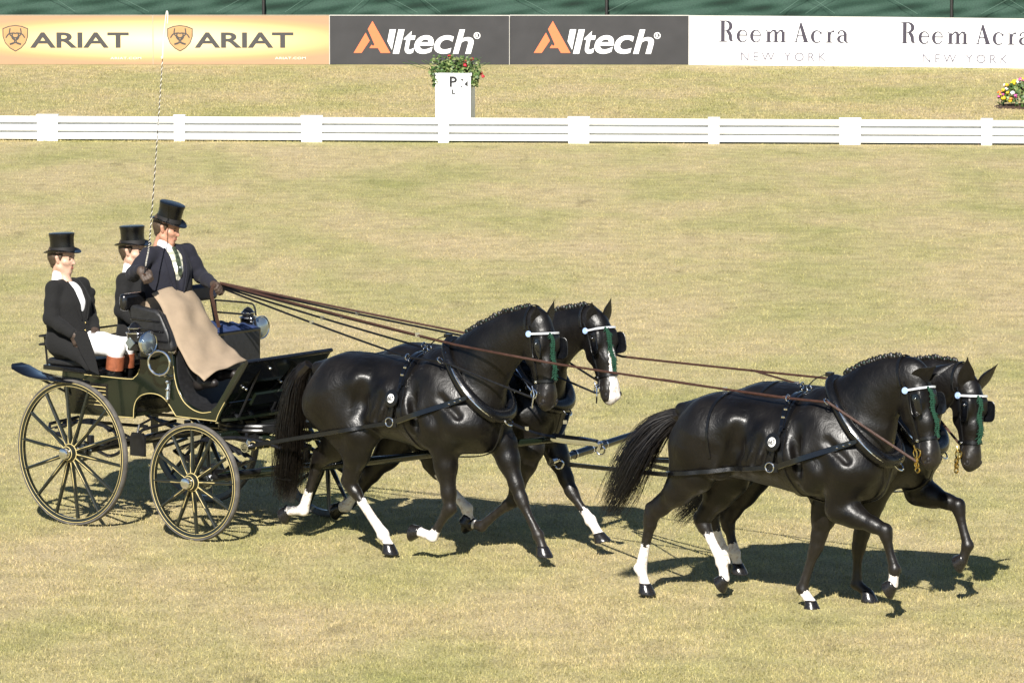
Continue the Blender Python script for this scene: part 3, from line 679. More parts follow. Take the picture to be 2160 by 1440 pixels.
    for nm, J in S['legs'].items():
        q = lat[nm]
        if nm[1] == 'F':
            el, kn, fe, co = [fr.at(u, v, y * q) for (u, v), y in zip(J['j'], (.15, .135, .125, .12))]
            s.seg((.27, .16 * q, 1.13 + dz), el, .155, .105, k=.07)
            up = el + (kn - el) * .30
            s.chain([(el, .100), (up, .086), (el + (kn - el) * .75, .054), (kn, .050)], k=.045)
            d = (kn - el) / np.linalg.norm(kn - el); bk = np.array([-d[2], 0, d[0]]);  bk = -bk if bk[0] > 0 else bk
            s.seg(el + bk * .05 + np.array([0, 0, .03]), el + (kn - el) * .45 + bk * .022, .065, .045, k=.05)
            s.chain([(kn, .050), (kn + (fe - kn) * .16, .046), (kn + (fe - kn) * .34, .031), (kn + (fe - kn) * .78, .030), (fe, .044)], k=.018)
            d = (fe - kn) / np.linalg.norm(fe - kn); bk = np.array([d[2], 0, -d[0]]); bk = -bk if bk @ np.array([1, 0, -.2]) > 0 else bk
            s.seg(kn + d * .06 + bk * .018, fe - d * .04 + bk * .020, .020, .021, k=.02)                # tendon
            s.ball(fe + bk * .026, .033, k=.015); s.ball(kn - bk * .012, .042, k=.03)
        else:
            sf, hk, fe, co = [fr.at(u, v, y * q) for (u, v), y in zip(J['j'], (.19, .145, .13, .13))]
            s.seg((-.90, .15 * q, 1.27 + dz), sf, .23, .135, k=.09)
            s.seg((-1.06, .14 * q, 1.15 + dz), sf + (hk - sf) * .45, .17, .085, k=.09)
            s.chain([(sf, .135), (sf + (hk - sf) * .40, .100), (sf + (hk - sf) * .8, .060), (hk, .055)], k=.05)
            d = (fe - hk) / np.linalg.norm(fe - hk); bk = np.array([d[2], 0, -d[0]]); bk = -bk if bk @ (sf - hk) > 0 else bk
            g1 = (sf - hk) / np.linalg.norm(sf - hk)
            pk = hk + bk * .062 + g1 * .045 - d * .02
            s.seg(pk, hk + bk * .03 + d * .06, .030, .036, k=.03); s.seg(pk, sf + (hk - sf) * .55 + bk * .045, .026, .05, k=.035)   # point of hock, Achilles
            s.chain([(hk, .054), (hk + (fe - hk) * .18, .047), (hk + (fe - hk) * .36, .034), (hk + (fe - hk) * .78, .033), (fe, .047)], k=.018)
            s.seg(hk + d * .06 + bk * .022, fe - d * .04 + bk * .021, .022, .022, k=.02); s.ball(fe + bk * .029, .035, k=.015)
        s.chain([(fe, .042), (fe + (co - fe) * .5, .034), (co, .043)], k=.015)
        hoofs.append((co, J['phi'])); socks.append((J.get('sock'), (el if nm[1] == 'F' else sf), (kn if nm[1] == 'F' else hk), fe, co))
    s.solve(.0125 if not S.get('draft') else .022)
    me = s.mesh('horse'); V = s.V
    # ---- white markings
    wv = np.zeros(len(V))
    for sk, a, k_, f_, c_ in socks:
        if sk is None: continue
        # distance along the lower leg measured from the joint above it (0) to the fetlock (1), coronet (2)
        def along(p, q, P): d = q - p; return ((P - p) @ d) / (d @ d)
        t1 = along(k_, f_, V); near = np.minimum(np.linalg.norm(V - (k_ + np.clip(t1, 0, 1)[:, None] * (f_ - k_)), axis=1), 9)
        t2 = np.clip(along(f_, c_, V), 0, 1.6); n2_ = np.linalg.norm(V - (f_ + t2[:, None] * (c_ - f_)), axis=1)
        if sk < 1: w1 = np.where((near < .085) & (t1 < 1.4), .5 + (t1 - sk) * 2.6, 0); w2 = np.where(n2_ < .075, 1, 0); wv = np.maximum(wv, np.clip(np.maximum(w1, w2), 0, 1))
        else: w2 = np.where(n2_ < .075, .5 + (along(f_, c_, V) - (sk - 1)) * 3.0, 0); wv = np.maximum(wv, np.clip(w2, 0, 1))
    if S.get('blaze'):
        a = (V - po) @ A / hs; bb = (V - po) @ B / hs; c_ = (V - po) @ C / hs
        wd = np.interp(a, [.20, .27, .45, .60, .66], [.0, .032, .040, .055, .06]); off = np.interp(a, [.2, .66], [.005, .01])
        bl = np.clip(.5 + (wd - np.abs(c_ - off)) * 40, 0, 1) * (bb > -.01) * (a > .2) * (a < .70); wv = np.maximum(wv, bl)
    du = np.clip((.80 - V[:, 2]) / .55, 0, 1) * .62; am_ = (V - po) @ A / hs; bm2 = (V - po) @ B / hs; cm2 = np.abs((V - po) @ C) / hs
    du = np.maximum(du, np.clip((am_ - .40) / .2, 0, 1) * (am_ < .75) * (np.abs(bm2) < .16) * (cm2 < .13) * .62)
    at = me.attributes.new('dust', 'FLOAT', 'POINT'); at.data.foreach_set('value', du.astype(np.float32))
    at = me.attributes.new('white', 'FLOAT', 'POINT'); at.data.foreach_set('value', wv.astype(np.float32)); me.materials.append(hm)
    o = link('horse', me); o.location = fr.O.tolist(); o.rotation_euler = (0, 0, -R_(fr.deg)); tag(o, S['label'], 'horse', 'four black harness horses')
    # ---- hooves
    for c, phi in hoofs:
        ph = R_(phi); t = np.array([math.cos(ph), 0, -math.sin(ph)]); n = np.array([math.sin(ph), 0, math.cos(ph)])
        h = link('hoof', HOOF, o); Mx = Matrix([[t[0], 0, n[0]], [0, 1, 0], [t[2], 0, n[2]]]).to_4x4(); p = c - n * .062 + t * .016; Mx.translation = Vector(p.tolist()); h.matrix_local = Mx
    # ---- ears
    for q, e in ((-1, S['ear_r']), (1, S['ear_l'])):
        base = H(.035, -.010, .066 * q); tip = fr.at(*e, base[1] + S.get('ear_dy', .02) * q); d = tip - base; ln = np.linalg.norm(d); d /= ln
        xf = B * .9 + C * q * .35; xf -= d * (d @ xf); xf /= np.linalg.norm(xf); yf = np.cross(d, xf)
        Mx = Matrix([[xf[i] * ln, yf[i] * ln, d[i] * ln] for i in range(3)]).to_4x4(); Mx.translation = Vector(base.tolist()); h = link('ear', EAR, o); h.matrix_local = Mx
    # ---- eyes, nostrils
    for q in (-1, 1):
        m = MB(); m.ball(H(.185, .035, .088 * q), .021 * hs, 10, 8); m.build('eye', M['eye'], o)
        m = MB(); m.ball(H(.610, .042, .066 * q), .021 * hs, 10, 8, (.75, .75, 1.0)); m.build('nostril', M['nostril'], o)
    # ---- mane plaits
    cr = spline([p for p in pts] + [H(-.02, -.06)], 60); cr = cr[2:-3]
    L_ = np.r_[0, np.cumsum(np.linalg.norm(np.diff(cr, axis=0), axis=1))]; nb_ = S.get('plaits', 26)
    for i in range(nb_):
        p = np.array([np.interp(L_[-1] * (i + .5) / nb_, L_, cr[:, k]) for k in range(3)]); p = s.surf(p - np.array([0, 0, .06]), (-.25, -.12, 1), .25)
        k = link('mane_braid', KNOB, o); k.location = (p + np.array([RNG.normal() * .003, -.01, .004])).tolist(); k.scale = [.017 + .005 * RNG.random(), .016, .018 + .009 * RNG.random()]; k.rotation_euler = (RNG.normal() * .3, -.4 + RNG.normal() * .25, RNG.normal() * .4)
        if i % 2 == 0:
            k = link('braid_tie', YARN, o); k.location = (p + np.array([.004, -.016, .008])).tolist(); k.scale = (.010, .008, .006)
    # ---- tail
    sp = spline([fr.at(u, v, y) for u, v, y in S['tail']], 26); nst = S.get('strands', 950); mb = MB(); wid = S.get('tail_w', (.035, .085, .11, .10, .06))
    W_ = np.interp(np.linspace(0, 1, 26), np.linspace(0, 1, len(wid)), wid)
    T = np.gradient(sp, axis=0); T /= np.linalg.norm(T, axis=1)[:, None]; U = np.cross(T, (0, 1, 0)); U /= np.linalg.norm(U, axis=1)[:, None] + 1e-9; Vv = np.cross(T, U)
    for i in range(nst):
        a = RNG.random() * 2 * math.pi; r = math.sqrt(RNG.random()); e1 = .72 + .28 * RNG.random() if RNG.random() > .12 else .4 + .4 * RNG.random(); ks = 11
        ii = np.linspace(0, 25 * e1, ks); P = np.stack([np.interp(ii, np.arange(26), sp[:, k]) for k in range(3)], 1)
        u = np.stack([np.interp(ii, np.arange(26), U[:, k]) for k in range(3)], 1); v = np.stack([np.interp(ii, np.arange(26), Vv[:, k]) for k in range(3)], 1); w = np.interp(ii, np.arange(26), W_)
        wob = np.cumsum(RNG.normal(size=(ks, 2)) * .0075, axis=0) * np.linspace(.3, 1.3, ks)[:, None]; fr_ = 1 + .4 * RNG.normal() * np.linspace(0, 1, ks) ** 2
        P = P + u * (w * r * math.cos(a) * fr_ + wob[:, 0])[:, None] + v * (w * r * math.sin(a) * .75 * fr_ + wob[:, 1])[:, None]
        mb.tube(P, np.linspace(.0036, .0007, ks) * (.7 + .6 * RNG.random()), 3, cap=False)
    mb.tube(sp[:17], np.interp(np.arange(17), [0, 3, 10, 16], [.045, .055, .05, .012]), 8)
    mb.build('tail', M['tail_hair'], o)
    S.update(sdf=s, obj=o, H=H, A=A, B=B, C=C, hs=hs, po=po, dz=dz)
    return o

def frame_at(u, v, z, deg): O = on_z(u, v, z); O[2] = 0; return Frame(O, deg)
NW = dict(frame=frame_at(935, 733, 1.69, 35.5), label='near black wheel horse just ahead of the carriage with white socks and dark face',
  poll=(1146, 680), muzzle=(1152, 838), turn=-14, crest=[(985, 712), (1020, 690), (1062, 669), (1108, 658)], neck_r=(.24, .20, .165, .14), ear_r=(1130, 643), ear_l=(1167, 631),
  tail=[(652, 768, 0), (628, 800, 0), (616, 870, 0), (612, 950, 0), (608, 1020, 0), (600, 1060, 0)],
  legs=dict(RF=dict(j=[(938, 945), (949, 1070), (913, 1132), (882, 1120)], phi=97, sock=.78), LF=dict(j=[(1062, 935), (1098, 1050), (1136, 1128), (1145, 1156)], phi=4, sock=None),
            RH=dict(j=[(762, 915), (738, 1018), (809, 1126), (820, 1150)], phi=6, sock=.35), LH=dict(j=[(725, 925), (672, 972), (640, 1076), (606, 1077)], phi=62, sock=.62)))
FW = dict(frame=frame_at(1060, 722, 1.66, 35.5), label='far black wheel horse beside the near one, white blaze down its nose',
  poll=(1264, 672), muzzle=(1284, 814), muz_y=-.05, turn=-20, crest=[(1100, 710), (1140, 682), (1180, 662), (1225, 655)], neck_r=(.22, .185, .155, .135), ear_r=(1248, 636), ear_l=(1287, 627), blaze=True,
  tail=[(772, 755, 0), (752, 790, 0), (742, 850, 0), (738, 930, 0), (735, 990, 0)],
  legs=dict(RF=dict(j=[(1120, 945), (1081, 1056), (1016, 1110), (996, 1104)], phi=97, sock=None), LF=dict(j=[(1165, 930), (1204, 1035), (1246, 1096), (1264, 1128)], phi=-14, sock=.65),
            RH=dict(j=[(900, 920), (915, 985), (986, 1072), (988, 1090)], phi=40, sock=.2), LH=dict(j=[(850, 920), (768, 1020), (731, 1068), (716, 1070)], phi=75, sock=.5)))
NL = dict(frame=frame_at(1740, 815, 1.70, 33), label='near black lead horse out in front, ears laid back, right foreleg lifted, white hind socks',
  poll=(1936, 796), muzzle=(1957, 936), turn=-12, crest=[(1785, 800), (1822, 778), (1862, 766), (1900, 766)], neck_r=(.24, .20, .165, .14), ear_r=(1975, 771), ear_l=(2012, 762), ear_dy=.0,
  tail_w=(.03, .06, .10, .12, .11, .06), tail=[(1452, 872, 0), (1420, 880, 0), (1382, 908, -.05), (1345, 960, -.1), (1312, 1030, -.1), (1278, 1090, -.1)],
  legs=dict(RF=dict(j=[(1772, 1072), (1866, 1118), (1888, 1200), (1883, 1232)], phi=62, sock=1.35), LF=dict(j=[(1745, 1065), (1722, 1150), (1693, 1243), (1710, 1270)], phi=8, sock=1.25),
            RH=dict(j=[(1470, 1000), (1376, 1086), (1352, 1200), (1361, 1234)], phi=6, sock=.55), LH=dict(j=[(1540, 1010), (1480, 1096), (1524, 1184), (1528, 1220)], phi=58, sock=.35)))
FLd = dict(frame=frame_at(1835, 800, 1.675, 33), label='far black lead horse beside the near leader, ears pricked, left foreleg raised high',
  poll=(2052, 812), muzzle=(2048, 938), muz_y=-.05, turn=-22, hlen=.62, crest=[(1880, 790), (1920, 772), (1962, 765), (2005, 772)], neck_r=(.22, .185, .155, .135), ear_r=(2040, 752), ear_l=(2103, 765), ear_dy=.05,
  tail=[(1555, 850, 0), (1535, 880, 0), (1520, 950, 0), (1490, 1030, 0), (1425, 1100, .05)],
  legs=dict(RF=dict(j=[(1835, 1060), (1811, 1150), (1808, 1232), (1830, 1250)], phi=4, sock=None), LF=dict(j=[(1938, 1035), (2020, 1065), (2042, 1150), (2031, 1178)], phi=66, sock=None),
            RH=dict(j=[(1560, 990), (1500, 1080), (1525, 1160), (1530, 1185)], phi=45, sock=.5), LH=dict(j=[(1590, 1000), (1535, 1095), (1550, 1165), (1556, 1192)], phi=4, sock=.75)))
HORSES = [NW, FW, NL, FLd]
for S_ in HORSES: build_horse(S_)

# ================================================================== HARNESS, one per horse
def body_ring(s, c, v, n=64, lift=.006, a0=0, a1=360, R=.75):
    """points where the plane (lateral axis, v) cuts the body, seen from c; angle 0 = along v, 90 = horse's right"""
    v = np.asarray(v, float) / np.linalg.norm(v); P = []; Nn = []
    for a in np.radians(np.linspace(a0, a1, n)):
        d = v * math.cos(a) + np.array([0, -1., 0]) * math.sin(a); p = s.surf(c, d, R, True); P.append(p); Nn.append(d)
    P = np.array(P)
    for _ in range(2): P[1:-1] = .25 * P[:-2] + .5 * P[1:-1] + .25 * P[2:]
    Nn = np.array(Nn); return P + Nn * lift, Nn
def terret(m, p, up, ax=(1, 0, 0), r=.026):
    m.cyl(p, p + up * .02, .007, n=6); m.ring(p + up * (.02 + r), ax, r, .005, 14, 6)
def disc_mesh(m, c, n, r, t, k=20): m.lathe([(0, r), (t * .7, r), (t, r * .86), (t, .0005)], c, n, k)
def build_harness(S, leader):
    fr, s, H, A, B, C, hs = S['frame'], S['sdf'], S['H'], S['A'], S['B'], S['C'], S['hs']; dz = S['dz']
    e = empty('harness', fr.O, -R_(fr.deg), S['hlabel'], 'harness', 'four-in-hand harness sets')
    lea, pat, chr_, slv = M['leather'], M['patent'], M['chrome'], M['silver']
    # ---- pad and girth
    pc = np.array([-.17, 0, 1.24 + dz]); pv = np.array([-.07, 0, 1.])
    P, Nn = body_ring(s, pc, pv, 80, .004); m = MB(); m.ribbon(P, Nn, .048, .008); m.build('girth', lea, e)
    P, Nn = body_ring(s, pc, pv, 40, .006, -62, 62); m = MB(); m.ribbon(P, Nn, np.interp(np.linspace(-1, 1, 40), [-1, -.5, 0, .5, 1], [.05, .095, .115, .095, .05]), .026); m.build('pad', pat, e)
    P2, N2 = body_ring(s, pc, pv, 40, .034, -66, 66); m = MB(); m.ribbon(P2, N2, .026, .006); m.build('pad_strap', pat, e)
    for i in (11, 28, 19): m = MB(); terret(m, P2[i], N2[i], r=.025); m.build('terret', chr_, e)
    m = MB(); terret(m, P2[20] + np.array([.05, 0, 0]), np.array([.5, 0, .87]), ax=(0, 1, 0), r=.02); m.build('terret', chr_, e)
    for i in (5, 8, 31, 34): m = MB(); m.box(P2[i] + N2[i] * .007, (.028, .012, .012)); m.ball(P2[i] + N2[i] * .012, .007, 6, 4); m.build('buckle', chr_, e)
    # ---- collar with hames
    ct, cb = np.array([.125, 0, 1.70 + dz]), np.array([.60, 0, 1.16 + dz]); cc = ct * .46 + cb * .54; cv = ct - cb; cv /= np.linalg.norm(cv); cn = np.array([-cv[2], 0, cv[0]]); cn = cn if cn[0] > 0 else -cn
    P, Nn = body_ring(s, cc, cv, 73, .030, 0, 360); P = P[:-1]; Nn = Nn[:-1]
    for _ in range(3): P = .25 * np.roll(P, 1, 0) + .5 * P + .25 * np.roll(P, -1, 0)
    an = np.linspace(0, 360, 72, endpoint=False); low = (1 - np.cos(np.radians(an))) / 2
    m = MB(); m.tube(P, .036 + .022 * low ** .7, 12, closed=True, up=None); m.build('collar', M['collar'], e, ang=60)
    for sgn in (1, -1):
        i0, i1 = (3, 33) if sgn == 1 else (39, 69); Q = P[i0:i1] + Nn[i0:i1] * (.026 + .020 * low[i0:i1])[:, None] + cn * .018
        m = MB(); m.tube(Q, np.interp(np.linspace(0, 1, i1 - i0), [0, .1, .5, .9, 1], [.006, .009, .011, .009, .006]), 10); m.build('hame', chr_, e)
        k = (9 if sgn == 1 else 63); terret(m := MB(), P[k] + Nn[k] * .06, Nn[k], ax=cn, r=.028); m.build('terret', chr_, e)
        S['hame_' + ('R' if sgn == 1 else 'L')] = P[k] + Nn[k] * .10
    m = MB(); m.ring(P[36] + Nn[36] * .06 + cn * .02, cn, .045, .007, 18, 6); m.build('kidney_link', chr_, e); S['breast'] = P[36] + Nn[36] * .08 + cn * .02
    m = MB(); m.ribbon(spline([P[0] + Nn[0] * .05, P[0] + Nn[0] * .05 + np.array([-.12, 0, -.05]), P2[20] + np.array([.03, 0, .01])], 10), (0, 0, 1), .022, .005); m.build('back_strap', lea, e)
    m = MB(); m.box(P[0] + Nn[0] * .045, (.05, .05, .03)); m.build('hame_strap', lea, e)
    # ---- traces
    for sgn in (1, -1):
        ih = 21 if sgn == 1 else 51; hp = P[ih] + Nn[ih] * .055 + cn * .01
        tg = s.surf((-.22, 0, 1.12 + dz), (0, -1. * sgn, 0), .6) + np.array([0, -.02 * sgn, 0]); end = fr.loc(S['trace_' + ('R' if sgn == 1 else 'L')])
        mid = [s.surf((hp[0] * (1 - t) + tg[0] * t, 0, hp[2] * (1 - t) + tg[2] * t), (0, -1. * sgn, 0), .6) + np.array([0, -.018 * sgn, 0]) for t in (.3, .65)]
        bk = [s.surf((x, 0, tg[2] + (end[2] - tg[2]) * (tg[0] - x) / (tg[0] - end[0])), (0, -1. * sgn, 0), .6) for x in np.arange(-.42, -1.30, -.08)]
        path = [hp] + mid + [tg]
        m = MB(); m.ribbon(spline(path, 24), (0, -1. * sgn, .1), np.interp(np.arange(24), [0, 3, 23], [.03, .048, .048]), .014); m.build('tug', pat, e)
        pth = spline(path, 24)
        for q in (2, 4, 6): m = MB(); m.ball(pth[q] + np.array([0, -.017 * sgn, 0]), .009, 6, 4); m.build('stud', chr_, e)
        pts = [tg]
        for q in bk: 
            lin = tg + (end - tg) * (tg[0] - q[0]) / (tg[0] - end[0]); y = max(abs(q[1]) + .020, abs(lin[1]) if abs(lin[1]) < .6 else 0); pts.append(np.array([q[0], -y * sgn, q[2]]))
        pts.append(end); m = MB(); m.ribbon(spline(pts, 70), (0, -1. * sgn, .1), .036, .009); m.build('trace', lea, e)
        m = MB(); m.box(tg + np.array([0, -.012 * sgn, 0]), (.075, .012, .07)); m.build('tug_buckle', lea, e)
        m = MB(); m.ring(tg + np.array([-.03, -.02 * sgn, 0]), (0, 1, 0), .036, .005, 12, 6); m.build('buckle', chr_, e)
        m = MB(); a = P2[2 if sgn == -1 else 37] ; pthb = spline([P2[37 if sgn == 1 else 2], (P2[37 if sgn == 1 else 2] + tg) / 2 + np.array([-.01, -.03 * sgn, 0]), tg + np.array([-.02, -.012 * sgn, .03])], 10)
        m.ribbon(pthb, (0, -1. * sgn, .2), .026, .007); m.build('tug_strap', lea, e)
        bc = pthb[4] + np.array([-.012, -.018 * sgn, .02]); nb_ = np.array([-.15, -1. * sgn, .22]); nb_ /= np.linalg.norm(nb_)
        m = MB(); disc_mesh(m, bc, nb_, .070, .012); m.build('number_holder', lea, e)
        m = MB(); disc_mesh(m, bc + nb_ * .0125, nb_, .036, .004); bd = m.build('number_badge', M['badge_white'], e)
        if sgn == 1:
            me = text_mesh('667', -.031, .031, -.020, .020, offset=.035, name='number'); me.materials.append(M['ink']); o = link('number', me, bd)
            zx = np.array([0, 0, 1.]) - nb_ * nb_[2]; zx /= np.linalg.norm(zx); xx = np.cross(zx, -nb_); xx = np.cross(-nb_, zx) * -1
            xx = np.cross(nb_ * -1, zx); xx = -xx if xx[0] < 0 else xx
            Mx = Matrix([[xx[i], -nb_[i], zx[i]] for i in range(3)]).to_4x4(); Mx.translation = Vector((bc + nb_ * .018).tolist()); o.matrix_local = Mx
    # ---- belly straps and breast strap
    g0 = P[36] + Nn[36] * .03; bel = s.surf((.10, 0, 1.1), (0, 0, -1), .5, True); gb = s.surf((-.13, 0, 1.1), (0, 0, -1), .5, True)
    ch = s.surf((.30, 0, 1.05), (.75, 0, -.65), .6, True)
    m = MB(); m.ribbon(spline([g0, ch + np.array([.012, 0, -.012]), bel + np.array([0, 0, -.012]), gb + np.array([0, 0, -.012])], 24), [(.6, 0, -.8)], .04, .008); m.build('breast_strap', lea, e)
    if leader:
        Pq, Nq = body_ring(s, np.array([-.80, 0, 1.2 + dz]), (-.03, 0, 1), 40, .006, -100, 100); m = MB(); m.ribbon(Pq, Nq, .026, .006); m.build('loin_strap', lea, e)
    Pb = np.array([s.surf((x, 0, 1.3 + dz), (0, 0, 1), .6) + np.array([0, 0, -.003]) for x in np.linspace(-.22, -1.08, 20)]); m = MB(); m.ribbon(Pb, (0, 0, 1), .024, .006); m.build('crupper_strap', lea, e)
    # ---- bridle
    def hring(a, b0, t0, t1, n, lift=.006, tilt=0):
        Q = []; Nv = []
        for t in np.radians(np.linspace(t0, t1, n)):
            d = B * math.cos(t) - C * math.sin(t); p = s.surf(H(a, b0), d + A * tilt * math.cos(t), .3, True); Q.append(p + d * lift); Nv.append(d)
        return np.array(Q), np.array(Nv)
    Q, Nv = hring(.085, -.02, -98, 98, 30, .012); m = MB(); m.ribbon(Q, Nv, .018, .007); m.build('browband', slv, e)
    for i, sg in ((-1, 1), (0, -1)):
        m = MB(); disc_mesh(m, Q[i] + Nv[i] * .004, Nv[i] * .9 + B * .35, .025, .010); m.build('rosette', M['blue_enamel'], e)
    bl, br = Q[0], Q[-1]
    Q, Nv = hring(.455, -.02, 0, 360, 30, .006); m = MB(); m.ribbon(Q, Nv, .028, .008); m.build('noseband', lea, e)
    Qh = []; Nh = []
    for t in np.radians(np.linspace(-90, 90, 22)): d_ = C * math.sin(t) - A * math.cos(t); p = s.surf(H(.05, -.075), d_, .3, True); Qh.append(p + d_ * .006); Nh.append(d_)
    Qh, Nh = np.array(Qh), np.array(Nh); m = MB(); m.ribbon(Qh, Nh, .026, .007); m.build('headpiece', lea, e)
    bits = {}
    for sg in (-1, 1):
        dC = C * sg
        cp = [s.surf(H(a, b_), dC, .3) + dC * .008 for a, b_ in ((.02, -.045), (.10, -.035), (.22, -.035), (.34, -.035), (.46, -.035), (.54, -.036))]
        m = MB(); m.ribbon(spline(cp, 24), dC, .024, .007); m.build('cheek_strap', lea, e)
        for q in (cp[1], cp[4]): m = MB(); m.box(q + dC * .008, (.02, .012, .02)); m.ball(q + dC * .012, .009, 6, 4); m.build('buckle', chr_, e)
        bp_ = cp[-1] + dC * .016 + A * .01; m = MB(); m.ring(bp_, dC, .034, .006, 16, 6); m.tube([bp_ - A * .06 - B * .02, bp_, bp_ + A * .07 - B * .02, bp_ + A * .11 - B * .03], .0065, 6)
        if leader and sg == -1:
            for q in (.05, .085, .12): m.ring(bp_ + A * q - B * .02, dC, .02, .006, 14, 6)
            m.build('bit', M['brass'], e)
        else: m.build('bit', chr_, e)
        bits[sg] = bp_ + A * (.06 if leader else .03) - B * .02
        # blinker: rounded, slightly cupped plate standing off the eye
        th = np.linspace(0, 2 * math.pi, 28, endpoint=False); rx, ry = .082, .062; se = lambda x: np.sign(x) * np.abs(x) ** .55
        cx = H(.205, .045, .122 * sg); fl = (B * .96 + dC * .22) if sg == -1 else (B * .85 + dC * .5); out = np.cross(A, fl); out = out if out @ dC > 0 else -out
        rim = [cx + A * rx * se(math.cos(t)) * hs + fl * ry * se(math.sin(t)) * hs for t in th]; mid_ = [cx + A * rx * .6 * se(math.cos(t)) * hs + fl * ry * .6 * se(math.sin(t)) * hs + out * .010 for t in th]
        v = rim + mid_ + [cx + out * .014] + [p - out * .008 for p in rim] + [cx - out * .002]; f = []
        for i in range(28):
            j = (i + 1) % 28; f += [(i, j, 28 + j, 28 + i), (28 + i, 28 + j, 56), (i, 57 + i, 57 + j, j), (57 + i, 85, 57 + j)]
        m = MB(); m.add(v, f); m.build('blinker', pat, e, ang=50)
        m = MB(); m.tube(rim, .004, 5, closed=True); m.build('blinker_edge', lea, e)
        m = MB(); m.ball(cx + out * .016 - A * .045 + fl * .03, .008, 8, 6); m.build('stud', chr_, e)
        th_ = spline([cp[0] - B * .01, H(.14, -.12, .07 * sg) + dC * .03, s.surf(H(.25, -.10), -B * .8 + dC * .35, .3) + dC * .01], 14)
        m = MB(); m.tube(th_, .007, 6); m.build('throat_lash', lea, e)
    S['bit_R'], S['bit_L'] = bits[-1], bits[1]
    # forehead drop and yarn tassels
    fp = np.array([s.surf(H(a, -.02, c_), B, .3) + B * .012 for a, c_ in zip(np.linspace(.05, .20, 8), np.linspace(0, 0, 8))]); m = MB(); m.ribbon(fp, B, .018, .005); d_ = fp[-1]; m.build('face_drop', lea, e)
    m = MB(); 
    for t in np.linspace(0, 1, 24):
        p = s.surf(H(.095 + .31 * t, -.02, -.020 + .020 * t), B, .3) + B * (.016 + .006 * math.sin(9 * t))
        for q in (-1, 1): m.ball(p + C * .009 * q + A * .007 * q, .0115, 6, 4, (1, 1, .8)); m.tube([p, p + C * .026 * q + A * .022 + B * RNG.normal() * .010], [.005, .0025], 4)
    for i in range(9): m.tube([p, p + A * (.04 + .02 * RNG.random()) + C * RNG.normal() * .015 + B * RNG.normal() * .006], [.006, .003], 4)
    m.build('forelock_tassel', M['green_yarn'], e)
    S['pad_terret_R'] = P2[28] + N2[28] * .045; S['pad_terret_L'] = P2[11] + N2[11] * .045; S['pad_top'] = P2[19] + N2[19] * .045
    S['harness'] = e
bar_near, bar_far = on_z(1166, 973, .74), on_z(1350, 912, .80)
CAR0 = on_z(150, 1107) + Frame([0, 0, 0], 38.4).Y * .84; CAR = Frame(CAR0, 38.4)
NW['trace_R'] = CAR.w(CAR.at(528, 940, -.62)); NW['trace_L'] = NW['trace_R'] + CAR.Y * .52; FW['trace_R'] = NW['trace_R'] + CAR.Y * .72; FW['trace_L'] = NW['trace_R'] + CAR.Y * 1.24
bd_ = bar_far - bar_near; NL['trace_R'] = on_z(1200, 979, .74); NL['trace_L'] = on_z(1300, 966, .74); FLd['trace_R'] = on_z(1302, 967, .735); FLd['trace_L'] = on_z(1304, 966, .73)
NW['hlabel'] = 'black leather collar harness with chrome hames on the near wheel horse'; FW['hlabel'] = 'black leather harness on the white blazed wheel horse'
NL['hlabel'] = 'black leather harness with brass bit on the near lead horse'; FLd['hlabel'] = 'black leather harness on the far lead horse with pricked ears'
for S_ in HORSES: build_harness(S_, S_ is NL or S_ is FLd)

# ================================================================== CARRIAGE
M['coach_green'] = mat('coach_green', (.006, .0095, .0055), .22, coat=.7, var=.15, scale=4)
M['gloss'] = mat('gloss_black', (.004, .005, .004), .16, coat=.5, var=.1, spec=.6)
for _n in M['gloss'].node_tree.nodes:
    if _n.type == 'BSDF_PRINCIPLED': _n.inputs['IOR'].default_value = 1.5
M['coach_black'] = mat('coach_black', (.006, .006, .007), .25, coat=.5, var=.2)
M['iron_black'] = mat('iron_black', (.008, .008, .009), .35, var=.3, bump=.1)
M['gold_line'] = mat('gold_line', (.52, .42, .18), .45, var=.06)
M['rubber'] = mat('tyre_rubber', (.085, .078, .07), .75, var=.35, scale=14, bump=.15)
M['spoke_green'] = mat('spoke_paint', (.012, .014, .010), .32, coat=.4, var=.2)
M['upholstery'] = mat('black_upholstery', (.012, .012, .013), .5, bump=.2, bscale=60, var=.3)
M['blue_cloth'] = mat('blue_cloth', (.02, .035, .095), .6, var=.25, bump=.2)
M['blue_pad'] = mat('navy_pad', (.010, .014, .035), .45, var=.2)
M['mat_grey'] = mat('floor_mat', (.035, .03, .028), .8, var=.3, bump=.4)
gl, N, L, b = nmat('lamp_glass'); b.inputs['Base Color'].default_value = (.30, .36, .41, 1); b.inputs['Roughness'].default_value = .05; b.inputs['Metallic'].default_value = .8; b.inputs['Coat Weight'].default_value = 1
n_ = N.new('ShaderNodeTexNoise'); n_.inputs['Scale'].default_value = 22; bp = N.new('ShaderNodeBump'); bp.inputs['Strength'].default_value = .9; L.new(n_.outputs['Fac'], bp.inputs['Height']); L.new(bp.outputs['Normal'], b.inputs['Normal'])
M['lamp_glass'] = gl
car = empty('carriage', CAR0, -R_(CAR.deg), 'dark green four wheeled horse carriage with gold lined spoked wheels and box seat', 'carriage')
cg, cb_, ib, gold, chr_ = M['coach_green'], M['coach_black'], M['iron_black'], M['gold_line'], M['chrome']

